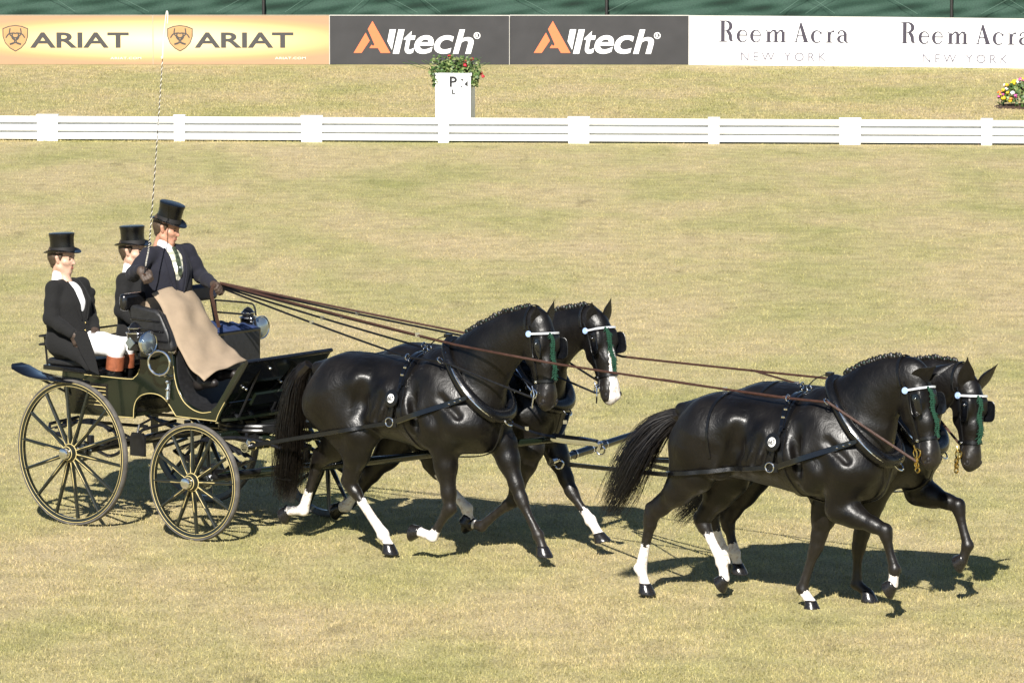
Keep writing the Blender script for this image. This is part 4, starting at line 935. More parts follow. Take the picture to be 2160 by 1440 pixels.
def make_wheel(r, n, ph):
    """wheel in its own axes: axle along y, outside towards -y"""
    w = bpy.data.objects.new('wheel', None); SC.collection.objects.link(w); w.parent = car; w.empty_display_size = .1
    th = np.linspace(0, 2 * math.pi, 96, endpoint=False); circ = lambda R, y: np.stack([R * np.cos(th), np.full(96, y), R * np.sin(th)], 1)
    def band(name, prof, m):
        k = len(prof); v = np.concatenate([circ(R, y) for R, y in prof]); f = [(i * 96 + q, i * 96 + (q + 1) % 96, ((i + 1) % k) * 96 + (q + 1) % 96, ((i + 1) % k) * 96 + q) for i in range(k) for q in range(96)]
        q = MB(); q.add(v, f); return q.build(name, m, w, ang=40)
    band('tyre', [(r - .022, -.020), (r - .006, -.022), (r, -.012), (r, .012), (r - .006, .022), (r - .022, .020)], M['rubber'])
    band('rim', [(r - .056, -.016), (r - .021, -.0235), (r - .021, .0235), (r - .056, .016)], M['spoke_green'])
    for R in (r - .026,): q = MB(); q.tube(circ(R, -.0235), .0026, 6, closed=True, up=(0, 1, 0)); q.build('pinstripe', gold, w)
    q = MB(); q.tube(circ(r - .054, -.0165), .0018, 6, closed=True, up=(0, 1, 0)); q.build('pinstripe', gold, w)
    sm = MB(); L0, L1 = .070, r - .052; sm.tube([(L0, -.018, 0), (L0 + .06, -.016, 0), (L0 + .16, -.010, 0), (L1 - .05, -.003, 0), (L1, -.001, 0)], [.019, .024, .020, .0165, .019], 8, flat=.8)
    sm.tube([(L0 + .01, -.0385, .0035), (L0 + .16, -.028, .0035), (L1 * .62, -.0195, .0025)], [.0042, .0034, .0025], 5); sme = sm.mesh('spoke'); sme.materials.append(M['spoke_green']); sme.materials.append(gold)
    np_ = len(sme.polygons); nsp = 4 * 8 + 2
    for i in range(nsp, np_): sme.polygons[i].material_index = 1
    for i in range(n):
        s_ = link('spoke', sme, w); s_.rotation_euler = (0, -(2 * math.pi * i / n + ph), 0)
    q = MB(); q.lathe([(-.075, .030), (-.072, .058), (-.060, .066), (-.035, .070), (-.032, .076), (.03, .078), (.035, .062), (.11, .055), (.115, .03)], (0, 0, 0), (0, 1, 0), 28); q.build('hub', M['spoke_green'], w)
    q = MB(); q.ring((0, -.036, 0), (0, 1, 0), .074, .0035, 28, 6); q.ring((0, -.073, 0), (0, 1, 0), .056, .003, 28, 6); q.build('hub_stripe', gold, w)
    q = MB(); q.lathe([(-.076, .044), (-.10, .046), (-.118, .046), (-.126, .040), (-.130, .026), (-.131, .001)], (0, 0, 0), (0, 1, 0), 24); q.build('hub_cap', chr_, w)
    return w
WY = .818
wr = make_wheel(.602, 14, R_(96)); wr.location = (.005, -WY, .602)
w2 = copy_tree(wr, car); w2.location = (.005, WY, .602); w2.rotation_euler = (0, R_(13), math.pi)
wf = make_wheel(.478, 12, R_(93)); wf.location = (1.343, -WY, .478)
w3 = copy_tree(wf, car); w3.location = (1.343, WY, .478); w3.rotation_euler = (0, R_(8), math.pi)

# ---- body
arch = [(.395, .883), (.400, .96), (.425, 1.025), (.48, 1.072), (.56, 1.096), (.64, 1.098), (.71, 1.082), (.765, 1.045), (.82, .985), (.862, .935)]
front = [(1.309, .926), (1.335, .985), (1.38, 1.055), (1.46, 1.165), (1.578, 1.32), (1.655, 1.42)]
inner = [(1.60, 1.44), (1.53, 1.385), (1.30, 1.065), (1.243, 1.018), (1.15, 1.003), (1.063, 1.017), (.99, 1.05), (.935, 1.095), (.885, 1.17), (.855, 1.26), (.838, 1.36), (.828, 1.47)]
back = [(.47, 1.47), (.47, 1.33), (.455, 1.275), (.42, 1.235), (.362, 1.216), (.03, 1.214), (-.40, 1.212), (-.408, 1.162), (-.343, .862)]
outl = arch + front + inner + back
for sgn in (-1, 1):
    q = MB(); q.prism(outl, .47 * sgn, .50 * sgn); q.build('body_panel', cg, car, bevel=.004)
    y = .5025 * sgn
    for P in (spline([(-.335, .868)] + [(a, z + .006) for a, z in arch[:1]], 6), spline([(a * 1 + (.0), z + .007) for a, z in arch], 40), spline([(.866, .940), (1.300, .936)], 6), spline([(a - .012, z + .006) for a, z in front[:-1]], 30),
              spline([(a - .006 * 0, z - .012) for a, z in inner[3:11]], 40), spline([(.468, 1.30), (.445, 1.255), (.41, 1.225), (.355, 1.206), (.03, 1.204), (-.15, 1.203)], 30)):
        q = MB(); q.tube([(p[0], y, p[1]) for p in P], .0034, 6); q.build('pinstripe', gold, car)
q = MB(); q.prism([(-.335, .872), (.385, .892), (.385, .93), (.02, .93), (.0, 1.205), (-.39, 1.205)], -.468, .468); q.build('boot_box', cg, car)
q = MB(); q.prism([(.39, .93), (.40, 1.10), (.80, 1.10), (.82, 1.20), (.815, 1.468), (.475, 1.468), (.475, 1.30), (.37, .93)], -.468, .468); q.build('seat_box', cb_, car)
q = MB(); q.prism([(.87, .94), (1.30, .94), (1.30, .985), (.87, .985)], -.468, .468); q.build('floor_board', M['mat_grey'], car)
q = MB(); q.prism([(.83, 1.47), (.845, 1.26), (.89, 1.10), (.95, 1.02), (1.02, .988), (1.26, .988), (1.26, 1.0), (1.03, 1.003), (.965, 1.03), (.905, 1.11), (.86, 1.27), (.845, 1.47)], -.465, .465); q.build('footwell_lining', M['upholstery'], car)
q = MB(); q.prism([(1.415, 1.093), (1.66, 1.43), (1.635, 1.445), (1.395, 1.115)], -.52, .52); q.build('dashboard', M['gloss'], car, bevel=.006)
q = MB(); q.prism([(1.325, .97), (1.41, 1.09), (1.385, 1.10), (1.30, .98)], -.46, .46); q.build('dash_foot', cb_, car)
q = MB(); q.prism([(1.50, 1.06), (1.56, 1.15), (1.54, 1.165), (1.48, 1.075)], -.30, .50); q.build('splash_board', cg, car)
q = MB(); q.tube([(1.655, -.53, 1.445), (1.655, .53, 1.445)], .018, 8); q.build('dash_rail', cb_, car)
q = MB(); q.prism([(1.33, .93), (1.50, .955), (1.50, .975), (1.33, .955)], -.47, .47); q.build('toe_board', cg, car)
q = MB()
for y in (-.3, .1, .42):
    q.tube([(1.62, y, 1.40), (1.50, y - .02, 1.16), (1.40, y - .03, .97)], .010, 6)
q.build('dash_stay', ib, car)
q = MB()
for y, t in ((-.42, .55), (-.36, .5), (-.2, .85), (.05, .55)): q.ball((1.32 + .34 * t + .012, y, .962 + .47 * t), .014, 8, 6)
q.build('dash_fitting', chr_, car)
for i in range(6):
    z = 1.115 - i * .030; q = MB(); q.box((-.07, -.503, z + .006), (.33, .012, .012)); q.build('louvre', cb_, car); q = MB(); q.box((.0, -.509, z), (.19, .004, .006)); q.build('louvre_edge', gold, car)
q = MB(); q.box((-.07, -.5015, 1.04), (.36, .004, .21)); q.build('louvre_panel', cb_, car)
# ---- rear seat, rail, mudguards
q = MB(); q.box((-.30, 0, 1.232), (.62, 1.02, .04)); q.build('seat_base', cb_, car, bevel=.006)
q = MB(); q.box((-.36, 0, 1.282), (.44, .98, .06)); q.build('seat_cushion', M['upholstery'], car, bevel=.02)
q = MB()
for z in (1.49, 1.42): q.tube(spline([(-.30, -.5, z), (-.58, -.5, z), (-.645, -.44, z), (-.645, .44, z), (-.58, .5, z), (-.30, .5, z)], 40), .009, 6)
for x, y in ((-.625, -.47), (-.625, .47), (-.645, 0)): q.tube([(x, y, 1.49), (x + .03, y, 1.25)], .010, 6)
q.build('seat_rail', ib, car)
for sgn in (-1, 1):
    P = spline([(-.67, 0, 1.275), (-.60, 0, 1.245), (-.48, 0, 1.208), (-.34, 0, 1.193), (-.08, 0, 1.187), (.10, 0, 1.178)], 20); q = MB(); v = []
    for i, p in enumerate(P):
        hw = .12 * min(1, (i + 4) / 7) * min(1, (22 - i) / 6); y0 = -.80 * -sgn * -1 if False else .76 * sgn
        for dy, dz_ in ((-1, 0), (-.85, .010), (.85, .010), (1, 0), (.85, -.010), (-.85, -.010)): v.append((p[0], y0 + dy * hw, p[2] + dz_))
    f = [(i * 6 + k, i * 6 + (k + 1) % 6, (i + 1) * 6 + (k + 1) % 6, (i + 1) * 6 + k) for i in range(19) for k in range(6)] + [(5, 4, 3, 2, 1, 0), tuple(19 * 6 + k for k in range(6))]
    q.add(v, f); q.build('mudguard', M['patent'], car)
    q = MB(); q.tube([(-.25, .68 * sgn, 1.185), (-.25, .50 * sgn, 1.10)], .011, 6); q.tube([(-.55, .70 * sgn, 1.19), (-.30, .49 * sgn, 1.02)], .011, 6); q.build('mudguard_stay', ib, car)
# ---- driver's box seat, passenger seat, back rest
q = MB(); q.prism([(.42, 1.472), (.868, 1.472), (.878, 1.52), (.835, 1.62), (.79, 1.70), (.755, 1.765), (.70, 1.80), (.43, 1.83), (.41, 1.80)], -.56, -.485); q.build('seat_side', M['upholstery'], car, bevel=.02)
q = MB(); q.prism([(.42, 1.472), (.80, 1.472), (.78, 1.50), (.66, 1.56), (.56, 1.62), (.43, 1.65)], -.483, .03); q.build('driver_seat', M['upholstery'], car, bevel=.02)
for z in (1.55, 1.63, 1.71): q = MB(); q.tube([(.43, -.562, z + .005), (.86 - (z - 1.5) * .55, -.562, z)], .008, 6); q.build('seat_piping', cb_, car)
q = MB(); q.tube(spline([(.85, -.55, 1.50), (.84, -.55, 1.62), (.78, -.55, 1.73), (.74, -.55, 1.79)], 12), .011, 6); q.build('seat_edge', M['leather'], car)
q = MB(); q.box((.60, .31, 1.52), (.50, .54, .10)); q.build('passenger_seat', cb_, car, bevel=.01)
q = MB(); v = []; nu = 25
for i in range(nu):
    for j in range(nu):
        a, c = i / (nu - 1), j / (nu - 1); e_ = min(1, 6 * min(a, 1 - a, c, 1 - c)); tuft = abs(math.sin(math.pi * 4 * (a + c) / 1.0)) * abs(math.sin(math.pi * 4 * (a - c)))
        v.append((.36 + .48 * a, .05 + .52 * c, 1.572 + e_ ** .5 * (.012 + .030 * tuft ** .5)))
q.add(v, [(i * nu + j, (i + 1) * nu + j, (i + 1) * nu + j + 1, i * nu + j + 1) for i in range(nu - 1) for j in range(nu - 1)]); q.build('tufted_cushion', M['blue_cloth'], car, ang=60)
q = MB(); q.prism([(.80, 1.0), (.86, 1.0), (.865, 1.47), (.85, 1.55), (.79, 1.55)], .06, .555); q.build('seat_front', M['upholstery'], car, bevel=.01)
for y0, y1, nm, mm_ in ((-.60, -.22, 'back_pad', cb_), (-.18, .20, 'back_pad', M['blue_pad']), (.22, .56, 'back_pad', M['blue_pad'])):
    q = MB(); q.box((.36, (y0 + y1) / 2, 1.845), (.075, y1 - y0, .14)); q.build(nm, mm_, car, bevel=.03)
for y in (-.50, .0, .5): q = MB(); q.tube([(.36, y, 1.80), (.43, y, 1.48)], .010, 6); q.build('back_post', ib, car)
for z in (1.765, 1.665): q = MB(); q.tube(spline([(.36, .56, z), (.70, .57, z), (.78, .57, z - .02), (.80, .57, z - .10)], 16), .008, 6); q.build('arm_rail', ib, car)
q = MB(); q.tube([(.36, .56, 1.77), (.38, .56, 1.55)], .009, 6); q.build('arm_post', ib, car)
q = MB(); q.cyl((.80, -.50, 1.470), (.86, -.50, 1.470), .022, n=10); q.cyl((.56, -.51, 1.475), (.84, -.51, 1.475), .012, n=8); q.build('seat_bracket', chr_, car)
# ---- lamps
def lamp(sgn):
    c = np.array([.60, .70 * sgn, 1.555]); y = c[1]
    l_ = bpy.data.objects.new('lamp', None); SC.collection.objects.link(l_); l_.parent = car; l_.location = c.tolist(); l_.empty_display_size = .05
    m = MB(); m.lathe([(-.075, .03), (-.07, .062), (.055, .066), (.065, .07), (.075, .06), (.085, .05)], (0, 0, 0), (0, 0, 1), 24); m.build('lamp_body', cb_, l_)
    m = MB(); m.lathe([(.08, .045), (.10, .052), (.112, .058), (.118, .05), (.14, .034), (.155, .012), (.158, .001)], (0, 0, 0), (0, 0, 1), 20); m.build('lamp_chimney', cb_, l_)
    m = MB(); m.ring((0, 0, .07), (0, 0, 1), .070, .006, 24, 6); m.ring((0, 0, .11), (0, 0, 1), .057, .005, 24, 6); m.build('lamp_band', chr_, l_)
    m = MB(); m.lathe([(.03, .045), (.09, .06), (.115, .088), (.135, .096), (.15, .096)], (0, 0, -.005), (1, 0, 0), 28); m.build('lamp_reflector', chr_, l_)
    m = MB(); m.lathe([(.146, .090), (.160, .080), (.172, .055), (.178, .025), (.180, .001)], (0, 0, -.005), (1, 0, 0), 28); m.build('lamp_lens', M['lamp_glass'], l_)
    m = MB(); m.ring((.15, 0, -.005), (1, 0, 0), .094, .006, 28, 6); m.build('lamp_rim', chr_, l_)
    if sgn < 0: m = MB(); m.lathe([(.055, .052), (.068, .050), (.072, .001)], (0, 0, -.01), (0, -1, 0), 4, ); m.build('side_glass', M['lamp_glass'], l_)
    m = MB(); m.tube([(0, 0, -.07), (0, -.03 * sgn, -.14), (0.02, -.19 * sgn, -.16)], .012, 8); m.build('lamp_bracket', ib, l_)
lamp(-1); lamp(1)
q = MB(); q.ring((.80, -.63, 1.385), (.25, -1, 0), .098, .011, 32, 8); q.tube([(.80, -.63, 1.287), (.80, -.50, 1.26)], .014, 8); q.build('step_ring', chr_, car)
q = MB(); q.tube([(.80, -.515, 1.22), (.80, -.53, 1.08)], .018, 8)
for z in (1.22, 1.16, 1.08): q.ball((.80, -.535, z), .018, 8, 6)
q.build('lamp_socket', chr_, car)
# ---- undercarriage
q = MB(); q.cyl((.005, -.76, .602), (.005, .76, .602), .026, n=10); q.build('rear_axle', ib, car)
q = MB(); q.cyl((1.343, -.76, .478), (1.343, .76, .478), .026, n=10); q.build('front_axle', ib, car)
def leaf(x, y, z, L_, hgt, ax):
    m = MB()
    for k in range(4):
        h = L_ / 2 * (1 - .17 * k); t = np.linspace(-1, 1, 14)
        for sg in (1, -1):
            P = [((x + a * h if ax == 'x' else x), (y if ax == 'x' else y + a * h), z + sg * (hgt / 2 * (1 - a * a) + .012 * k * (1 if sg > 0 else 1)) ) for a in t]
            m.ribbon(P, (0, 0, sg), .045, .009)
    return m
for sgn in (-1, 1):
    leaf(.0, .60 * sgn, .73, .92, .17, 'x').build('leaf_spring', M['iron_black'], car); leaf(1.34, .58 * sgn, .67, .85, .22, 'x').build('leaf_spring', M['iron_black'], car)
    q = MB(); q.tube([(-.46, .60 * sgn, .73), (-.50, .55 * sgn, .77), (-.50, .2 * sgn, .79)], .014, 8); q.tube([(.46, .60 * sgn, .73), (.50, .5 * sgn, .80), (.50, .1 * sgn, .83)], .014, 8); q.build('spring_shackle', ib, car)
    q = MB(); q.cyl((.005, .60 * sgn, .60), (.005, .60 * sgn, .72), .030, n=8); q.build('axle_clip', ib, car); q = MB(); q.cyl((1.343, .58 * sgn, .478), (1.343, .58 * sgn, .60), .030, n=8); q.build('axle_clip', ib, car)
    q = MB(); q.cyl((.005, .70 * sgn, .602), (.005, .68 * sgn, .602), .085, n=20); q.build('brake_disc', chr_, car)
    q = MB(); q.cyl((1.343, .70 * sgn, .478), (1.343, .68 * sgn, .478), .075, n=20); q.build('brake_disc', chr_, car)
q = MB(); q.tube(spline([(.0, 0, .62), (.4, 0, .72), (.9, 0, .80), (1.34, 0, .72)], 16), .030, 8); q.build('perch', cg, car)
q = MB(); q.tube([(.0, -.5, .64), (.55, -.34, .74), (1.0, -.25, .82)], .016, 6); q.tube([(.0, .5, .64), (.55, .34, .74), (1.0, .25, .82)], .016, 6); q.tube([(-.42, -.34, .78), (.40, -.34, .80)], .014, 6); q.tube([(-.42, .34, .78), (.40, .34, .80)], .014, 6); q.build('perch_stay', ib, car)
q = MB(); q.ring((1.34, 0, .885), (0, 0, 1), .33, .020, 36, 8); q.ring((1.34, 0, .85), (0, 0, 1), .33, .020, 36, 8); q.build('fifth_wheel', ib, car)
q = MB(); q.box((1.34, 0, .82), (.10, 1.1, .06)); q.build('transom', cg, car, bevel=.01)
for y in (-.22, .22): q = MB(); q.tube(spline([(1.0, y * 1.2, .80), (1.4, y, .79), (1.75, y * .9, .78), (2.02, y * .8, .745)], 16), .030, 8); q.build('futchell', cg, car)
for y in (-.5, .5): q = MB(); q.tube(spline([(1.34, y, .80), (1.6, y, .82), (1.85, y * 1.0, .80), (2.0, y, .77)], 14), .018, 8); q.build('splinter_stay', ib, car)
sb = CAR.at(522, 942, -.62); q = MB(); q.cyl((sb[0], -.66, sb[2]), (sb[0], .66, sb[2]), .034, n=14); q.build('splinter_bar', cg, car)
for y in (-.55, -.46, -.37, -.2, .2, .4): q = MB(); q.ring((sb[0], y, sb[2]), (0, 1, 0), .034, .004, 16, 6); q.build('bar_band', gold, car)
for y in (-.64, -.12, .12, .64): q = MB(); q.cyl((sb[0], y - .02, sb[2]), (sb[0], y + .02, sb[2]), .042, n=14); q.tube([(sb[0], y, sb[2]), (sb[0] + .04, y, sb[2] + .06)], .018, 8); q.build('roller_bolt', chr_ if abs(y) > .5 else ib, car)
for y in (-.42, .42): q = MB(); q.tube(spline([(1.9, y, .80), (1.96, y - .02, .70), (1.97, y, .60), (1.99, y, .52)], 10), .013, 6); q.box((1.99, y, .52), (.16, .12, .012)); q.build('step', ib, car)
for sgn in (-1, 1):
    q = MB(); q.tube([(.60, .5 * sgn, .90), (.60, .66 * sgn, .86), (.60, .68 * sgn, .80)], .011, 6); q.prism([(.54, .80), (.66, .80), (.68, .76), (.68, .61), (.52, .61), (.52, .76)], .665 * sgn, .685 * sgn); q.build('mud_flap', ib, car)
for i, y in enumerate((-.30, -.12, .15, .36)):
    q = MB(); q.tube(spline([(1.32, y, .98), (1.40, y + .03, .90), (1.47, y - .02, .80), (1.42, y, .70)], 12), .014 + .004 * (i % 2), 6); q.build('body_iron', ib, car)
q = MB(); q.box((1.55, .05, .87), (.34, .6, .05)); q.box((1.45, -.20, .80), (.16, .16, .10)); q.build('brake_cylinder', ib, car)
q = MB(); q.tube(spline([(.10, -.42, .80), (.22, -.52, .72), (.30, -.55, .62), (.18, -.56, .56), (.08, -.6, .60)], 16), .014, 6); q.build('brake_hose', ib, car)
q = MB(); q.tube(spline([(-.40, -.35, .80), (-.46, -.45, .74), (-.40, -.52, .70)], 10), .022, 8); q.build('brake_lever', ib, car)
# ---- pole with chrome crab head, and the lead bar hanging from it
p0 = CAR.at(478, 1004, 0); p1 = CAR.loc(NW['frame'].w(NW['frame'].at(1178, 924, .37))); p2 = CAR.loc(NW['frame'].w(NW['frame'].at(1255, 936, .37)))
q = MB(); q.tube([p0 - np.array([.1, 0, -.02]), p0, p0 * .5 + p1 * .5 + np.array([0, 0, -.012]), p1], [.042, .042, .034, .030], 12); q.build('pole', cg, car)
q = MB(); q.tube(spline([p1 - (p2 - p1) * .15, p1 + (p2 - p1) * .3, p2 + np.array([0, 0, .01]), p2 + np.array([.05, 0, -.01]), p2 + np.array([.03, 0, -.05])], 14), [.036] * 6 + [.030] * 4 + [.02] * 4, 10); q.build('pole_hook', chr_, car)
lb = empty('lead_bar', bar_near, 0, 'dark lead bar with chrome ends hooked to the pole head behind the leaders', 'lead bar')
bd2 = bar_far - bar_near
q = MB(); q.tube([bd2 * t for t in (0, .1, .5, .9, 1)], [.026, .030, .036, .030, .026], 12); q.build('bar', M['patent'], lb)
for t in (0, .47, 1):
    q = MB(); q.tube([bd2 * t - bd2 * .025, bd2 * t + bd2 * .025], .034, 12); q.ring(bd2 * t + np.array([.05, -.01, -.02]), (.3, 1, 0), .035, .008, 14, 6); q.build('ferrule', chr_, lb)
q = MB()
for t in (.15, .35, .62, .85): q.ring(bd2 * t, bd2, .036, .005, 14, 6)
q.build('bar_ring', chr_, lb)
for S_, sg in ((NW, 1), (FW, -1)):                         # pole straps from collar to crab
    a = S_['frame'].w(S_['breast']); bb = CAR.w(p1)
    ps = empty('pole_strap', a, 0, 'black pole strap from the ' + ('near' if sg == 1 else 'blazed') + ' wheel horse\'s collar down to the pole head', 'strap', 'pole straps')
    q = MB(); q.ribbon(spline([(0, 0, 0), (bb - a) * .5 + np.array([0, 0, -.02]), bb - a], 14), (0, -.5, .8), .038, .009); q.build('strap', M['leather'], ps)
    q = MB(); q.box((bb - a) * .35 + np.array([0, -.01, .0]), (.03, .02, .03)); q.build('buckle', chr_, ps)

# ================================================================== PEOPLE
M['skin'] = mat('skin', (.44, .23, .155), .5, var=.12, scale=25, sub=.15)
M['skin_fair'] = mat('skin_fair', (.51, .325, .24), .5, var=.1, scale=25, sub=.15)
M['navy_wool'] = mat('navy_wool', (.0040, .0044, .0115), .9, var=.2, scale=60, bump=.5, bscale=40, sheen=.02)
M['black_wool'] = mat('black_wool', (.0025, .0024, .0026), .95, var=.25, scale=60, bump=.5, bscale=40, sheen=.015)
M['white_linen'] = mat('white_linen', (.80, .80, .80), .7, var=.03, bump=.3, bscale=40)
M['breeches'] = mat('white_breeches', (.80, .79, .78), .75, var=.03, bump=.35, bscale=22)
M['glove'] = mat('brown_glove', (.055, .036, .026), .6, var=.25, bump=.5, bscale=90)
M['apron'] = mat('tan_apron', (.275, .208, .142), .9, var=.08, scale=12, bump=.35, bscale=120)
M['boot_top'] = mat('boot_top_leather', (.24, .075, .035), .4, var=.25, bump=.3)
M['boot'] = mat('black_boot', (.007, .007, .007), .16, coat=.5, var=.2)
M['silk'] = mat('hat_silk', (.0028, .0028, .003), .27, var=.3, scale=14, bump=.12)
M['hat_band'] = mat('hat_band', (.010, .009, .009), .7)
M['hairbrown'] = mat('brown_hair', (.06, .038, .022), .6, var=.35, scale=80, bump=.5)
M['lips'] = mat('lips', (.34, .12, .09), .45)
M['button'] = mat('brass_button', (.6, .47, .2), .25, 1.0)
M['shoe'] = mat('dark_shoe', (.012, .009, .008), .5, var=.3)
wv, N, L, b = nmat('check_waistcoat'); b.inputs['Roughness'].default_value = .8
tc = N.new('ShaderNodeTexCoord'); sp_ = N.new('ShaderNodeSeparateXYZ'); L.new(tc.outputs['Object'], sp_.inputs[0])
def stripes(src, freq, lo):
    m1 = N.new('ShaderNodeMath'); m1.operation = 'MULTIPLY'; m1.inputs[1].default_value = freq; L.new(src, m1.inputs[0])
    m2 = N.new('ShaderNodeMath'); m2.operation = 'SINE'; L.new(m1.outputs[0], m2.inputs[0]); m3 = N.new('ShaderNodeMath'); m3.operation = 'GREATER_THAN'; m3.inputs[1].default_value = lo; L.new(m2.outputs[0], m3.inputs[0]); return m3.outputs[0]
a1 = stripes(sp_.outputs['Z'], 105, .55); a2_ = stripes(sp_.outputs['Y'], 140, .7); mxm = N.new('ShaderNodeMath'); mxm.operation = 'MAXIMUM'; L.new(a1, mxm.inputs[0]); L.new(a2_, mxm.inputs[1])
mc = N.new('ShaderNodeMix'); mc.data_type = 'RGBA'; mc.inputs[6].default_value = (.66, .62, .48, 1); mc.inputs[7].default_value = (.30, .31, .24, 1); L.new(mxm.outputs[0], mc.inputs[0]); L.new(mc.outputs[2], b.inputs['Base Color'])
M['waistcoat'] = wv

unit = lambda v: np.asarray(v, float) / (np.linalg.norm(v) + 1e-12)
def rotz(v, deg): a = R_(deg); return np.array([v[0] * math.cos(a) - v[1] * math.sin(a), v[0] * math.sin(a) + v[1] * math.cos(a), v[2]])
def sdf_hand(s, W, d, n, curl=1.0, k=.008):
    """palm and five fingers: W wrist, d along the hand, n the way the fingers close"""
    d = unit(d); n = unit(n - d * (np.asarray(n) @ d)); q = np.cross(d, n)
    for a in (-.022, 0, .022): s.seg(W + d * .01 + q * a * .7, W + d * .080 + q * a, .020, .018, k=.012)
    for i, (o, ln) in enumerate(zip((-.034, -.0115, .0115, .034), (.85, 1.0, 1.05, .95))):
        p0 = W + d * .082 + q * o; p1 = p0 + unit(d * .85 + n * .55 * curl) * .040 * ln; p2 = p1 + unit(d * (.35 - .3 * curl) + n * 1.0 * curl + d * .6 * (1 - curl)) * .028 * ln; p3 = p2 + unit(-d * .7 * curl + n * .5 + d * 1.0 * (1 - curl)) * .022 * ln
        s.chain([(p0, .0125), (p1, .0118), (p2, .0108), (p3, .0095)], k=.004)
    t0 = W + d * .025 + q * .03; t1 = t0 + unit(d * .6 + q * .5 + n * .45) * .045; t2 = t1 + unit(d * .6 - q * .1 + n * .7) * .035
    s.chain([(t0, .017), (t1, .0135), (t2, .011)], k=.006)
def build_head(par, off, c, f, u, skin, hair, hat_tilt=0, scale=1.0, male=True):
    """c: centre of the head at eye height; f: where the face looks; u: up"""
    f = unit(f); u = unit(u - f * (np.asarray(u) @ f)); r = np.cross(f, u); P = lambda x, y, z: c + scale * (f * x + r * y + u * z)
    s = SDF(); sg = lambda a, b_, ra, rb, k=.02, ra_=1.0, cut=False: s.seg(P(*a), P(*b_), ra * scale, rb * scale, k, ra_, r, cut)
    sg((-.035, 0, .045), (.022, 0, .045), .088, .078, k=.03, ra_=.88)                     # cranium
    sg((-.02, 0, -.01), (.035, 0, -.02), .078, .060, k=.03, ra_=.88)
    sg((.030, 0, -.06), (.058, 0, -.098), .052, .027, k=.025, ra_=1.05)                    # jaw to chin
    for q in (-1, 1):
        sg((-.01, .052 * q, -.065), (.055, .018 * q, -.102), .024, .018, k=.025)           # jaw line
        sg((.060, .036 * q, -.022), (.040, .055 * q, -.02), .022, .020, k=.02)             # cheekbone
        sg((.078, .014 * q, .020), (.068, .045 * q, .020), .011, .012, k=.012)             # brow
        sg((.086, .030 * q, .004), (.080, .030 * q, .004), .010, .010, k=.008, cut=True)   # eye socket
        sg((-.012, .078 * q, -.012), (-.018, .084 * q, .020), .012, .016, k=.008); sg((-.012, .078 * q, -.012), (-.006, .076 * q, -.028), .010, .009, k=.008)  # ear
        sg((.090, .011 * q, -.036), (.092, .010 * q, -.036), .009, .008, k=.008)           # nostril wing
    sg((.083, 0, .010), (.108, 0, -.032), .009, .012, k=.010)                              # nose
    sg((.078, -.018, -.062), (.078, .018, -.062), .010, .010, k=.010); sg((.080, -.016, -.073), (.080, .016, -.073), .010, .010, k=.008)
    sg((.092, -.022, -.0675), (.092, .022, -.0675), .003, .003, k=.004, cut=True)
    s.seg(P(-.03, 0, -.05), P(-.045, 0, -.17), .050 * scale, .052 * scale, .02)            # neck
    return s, P, f, r, u
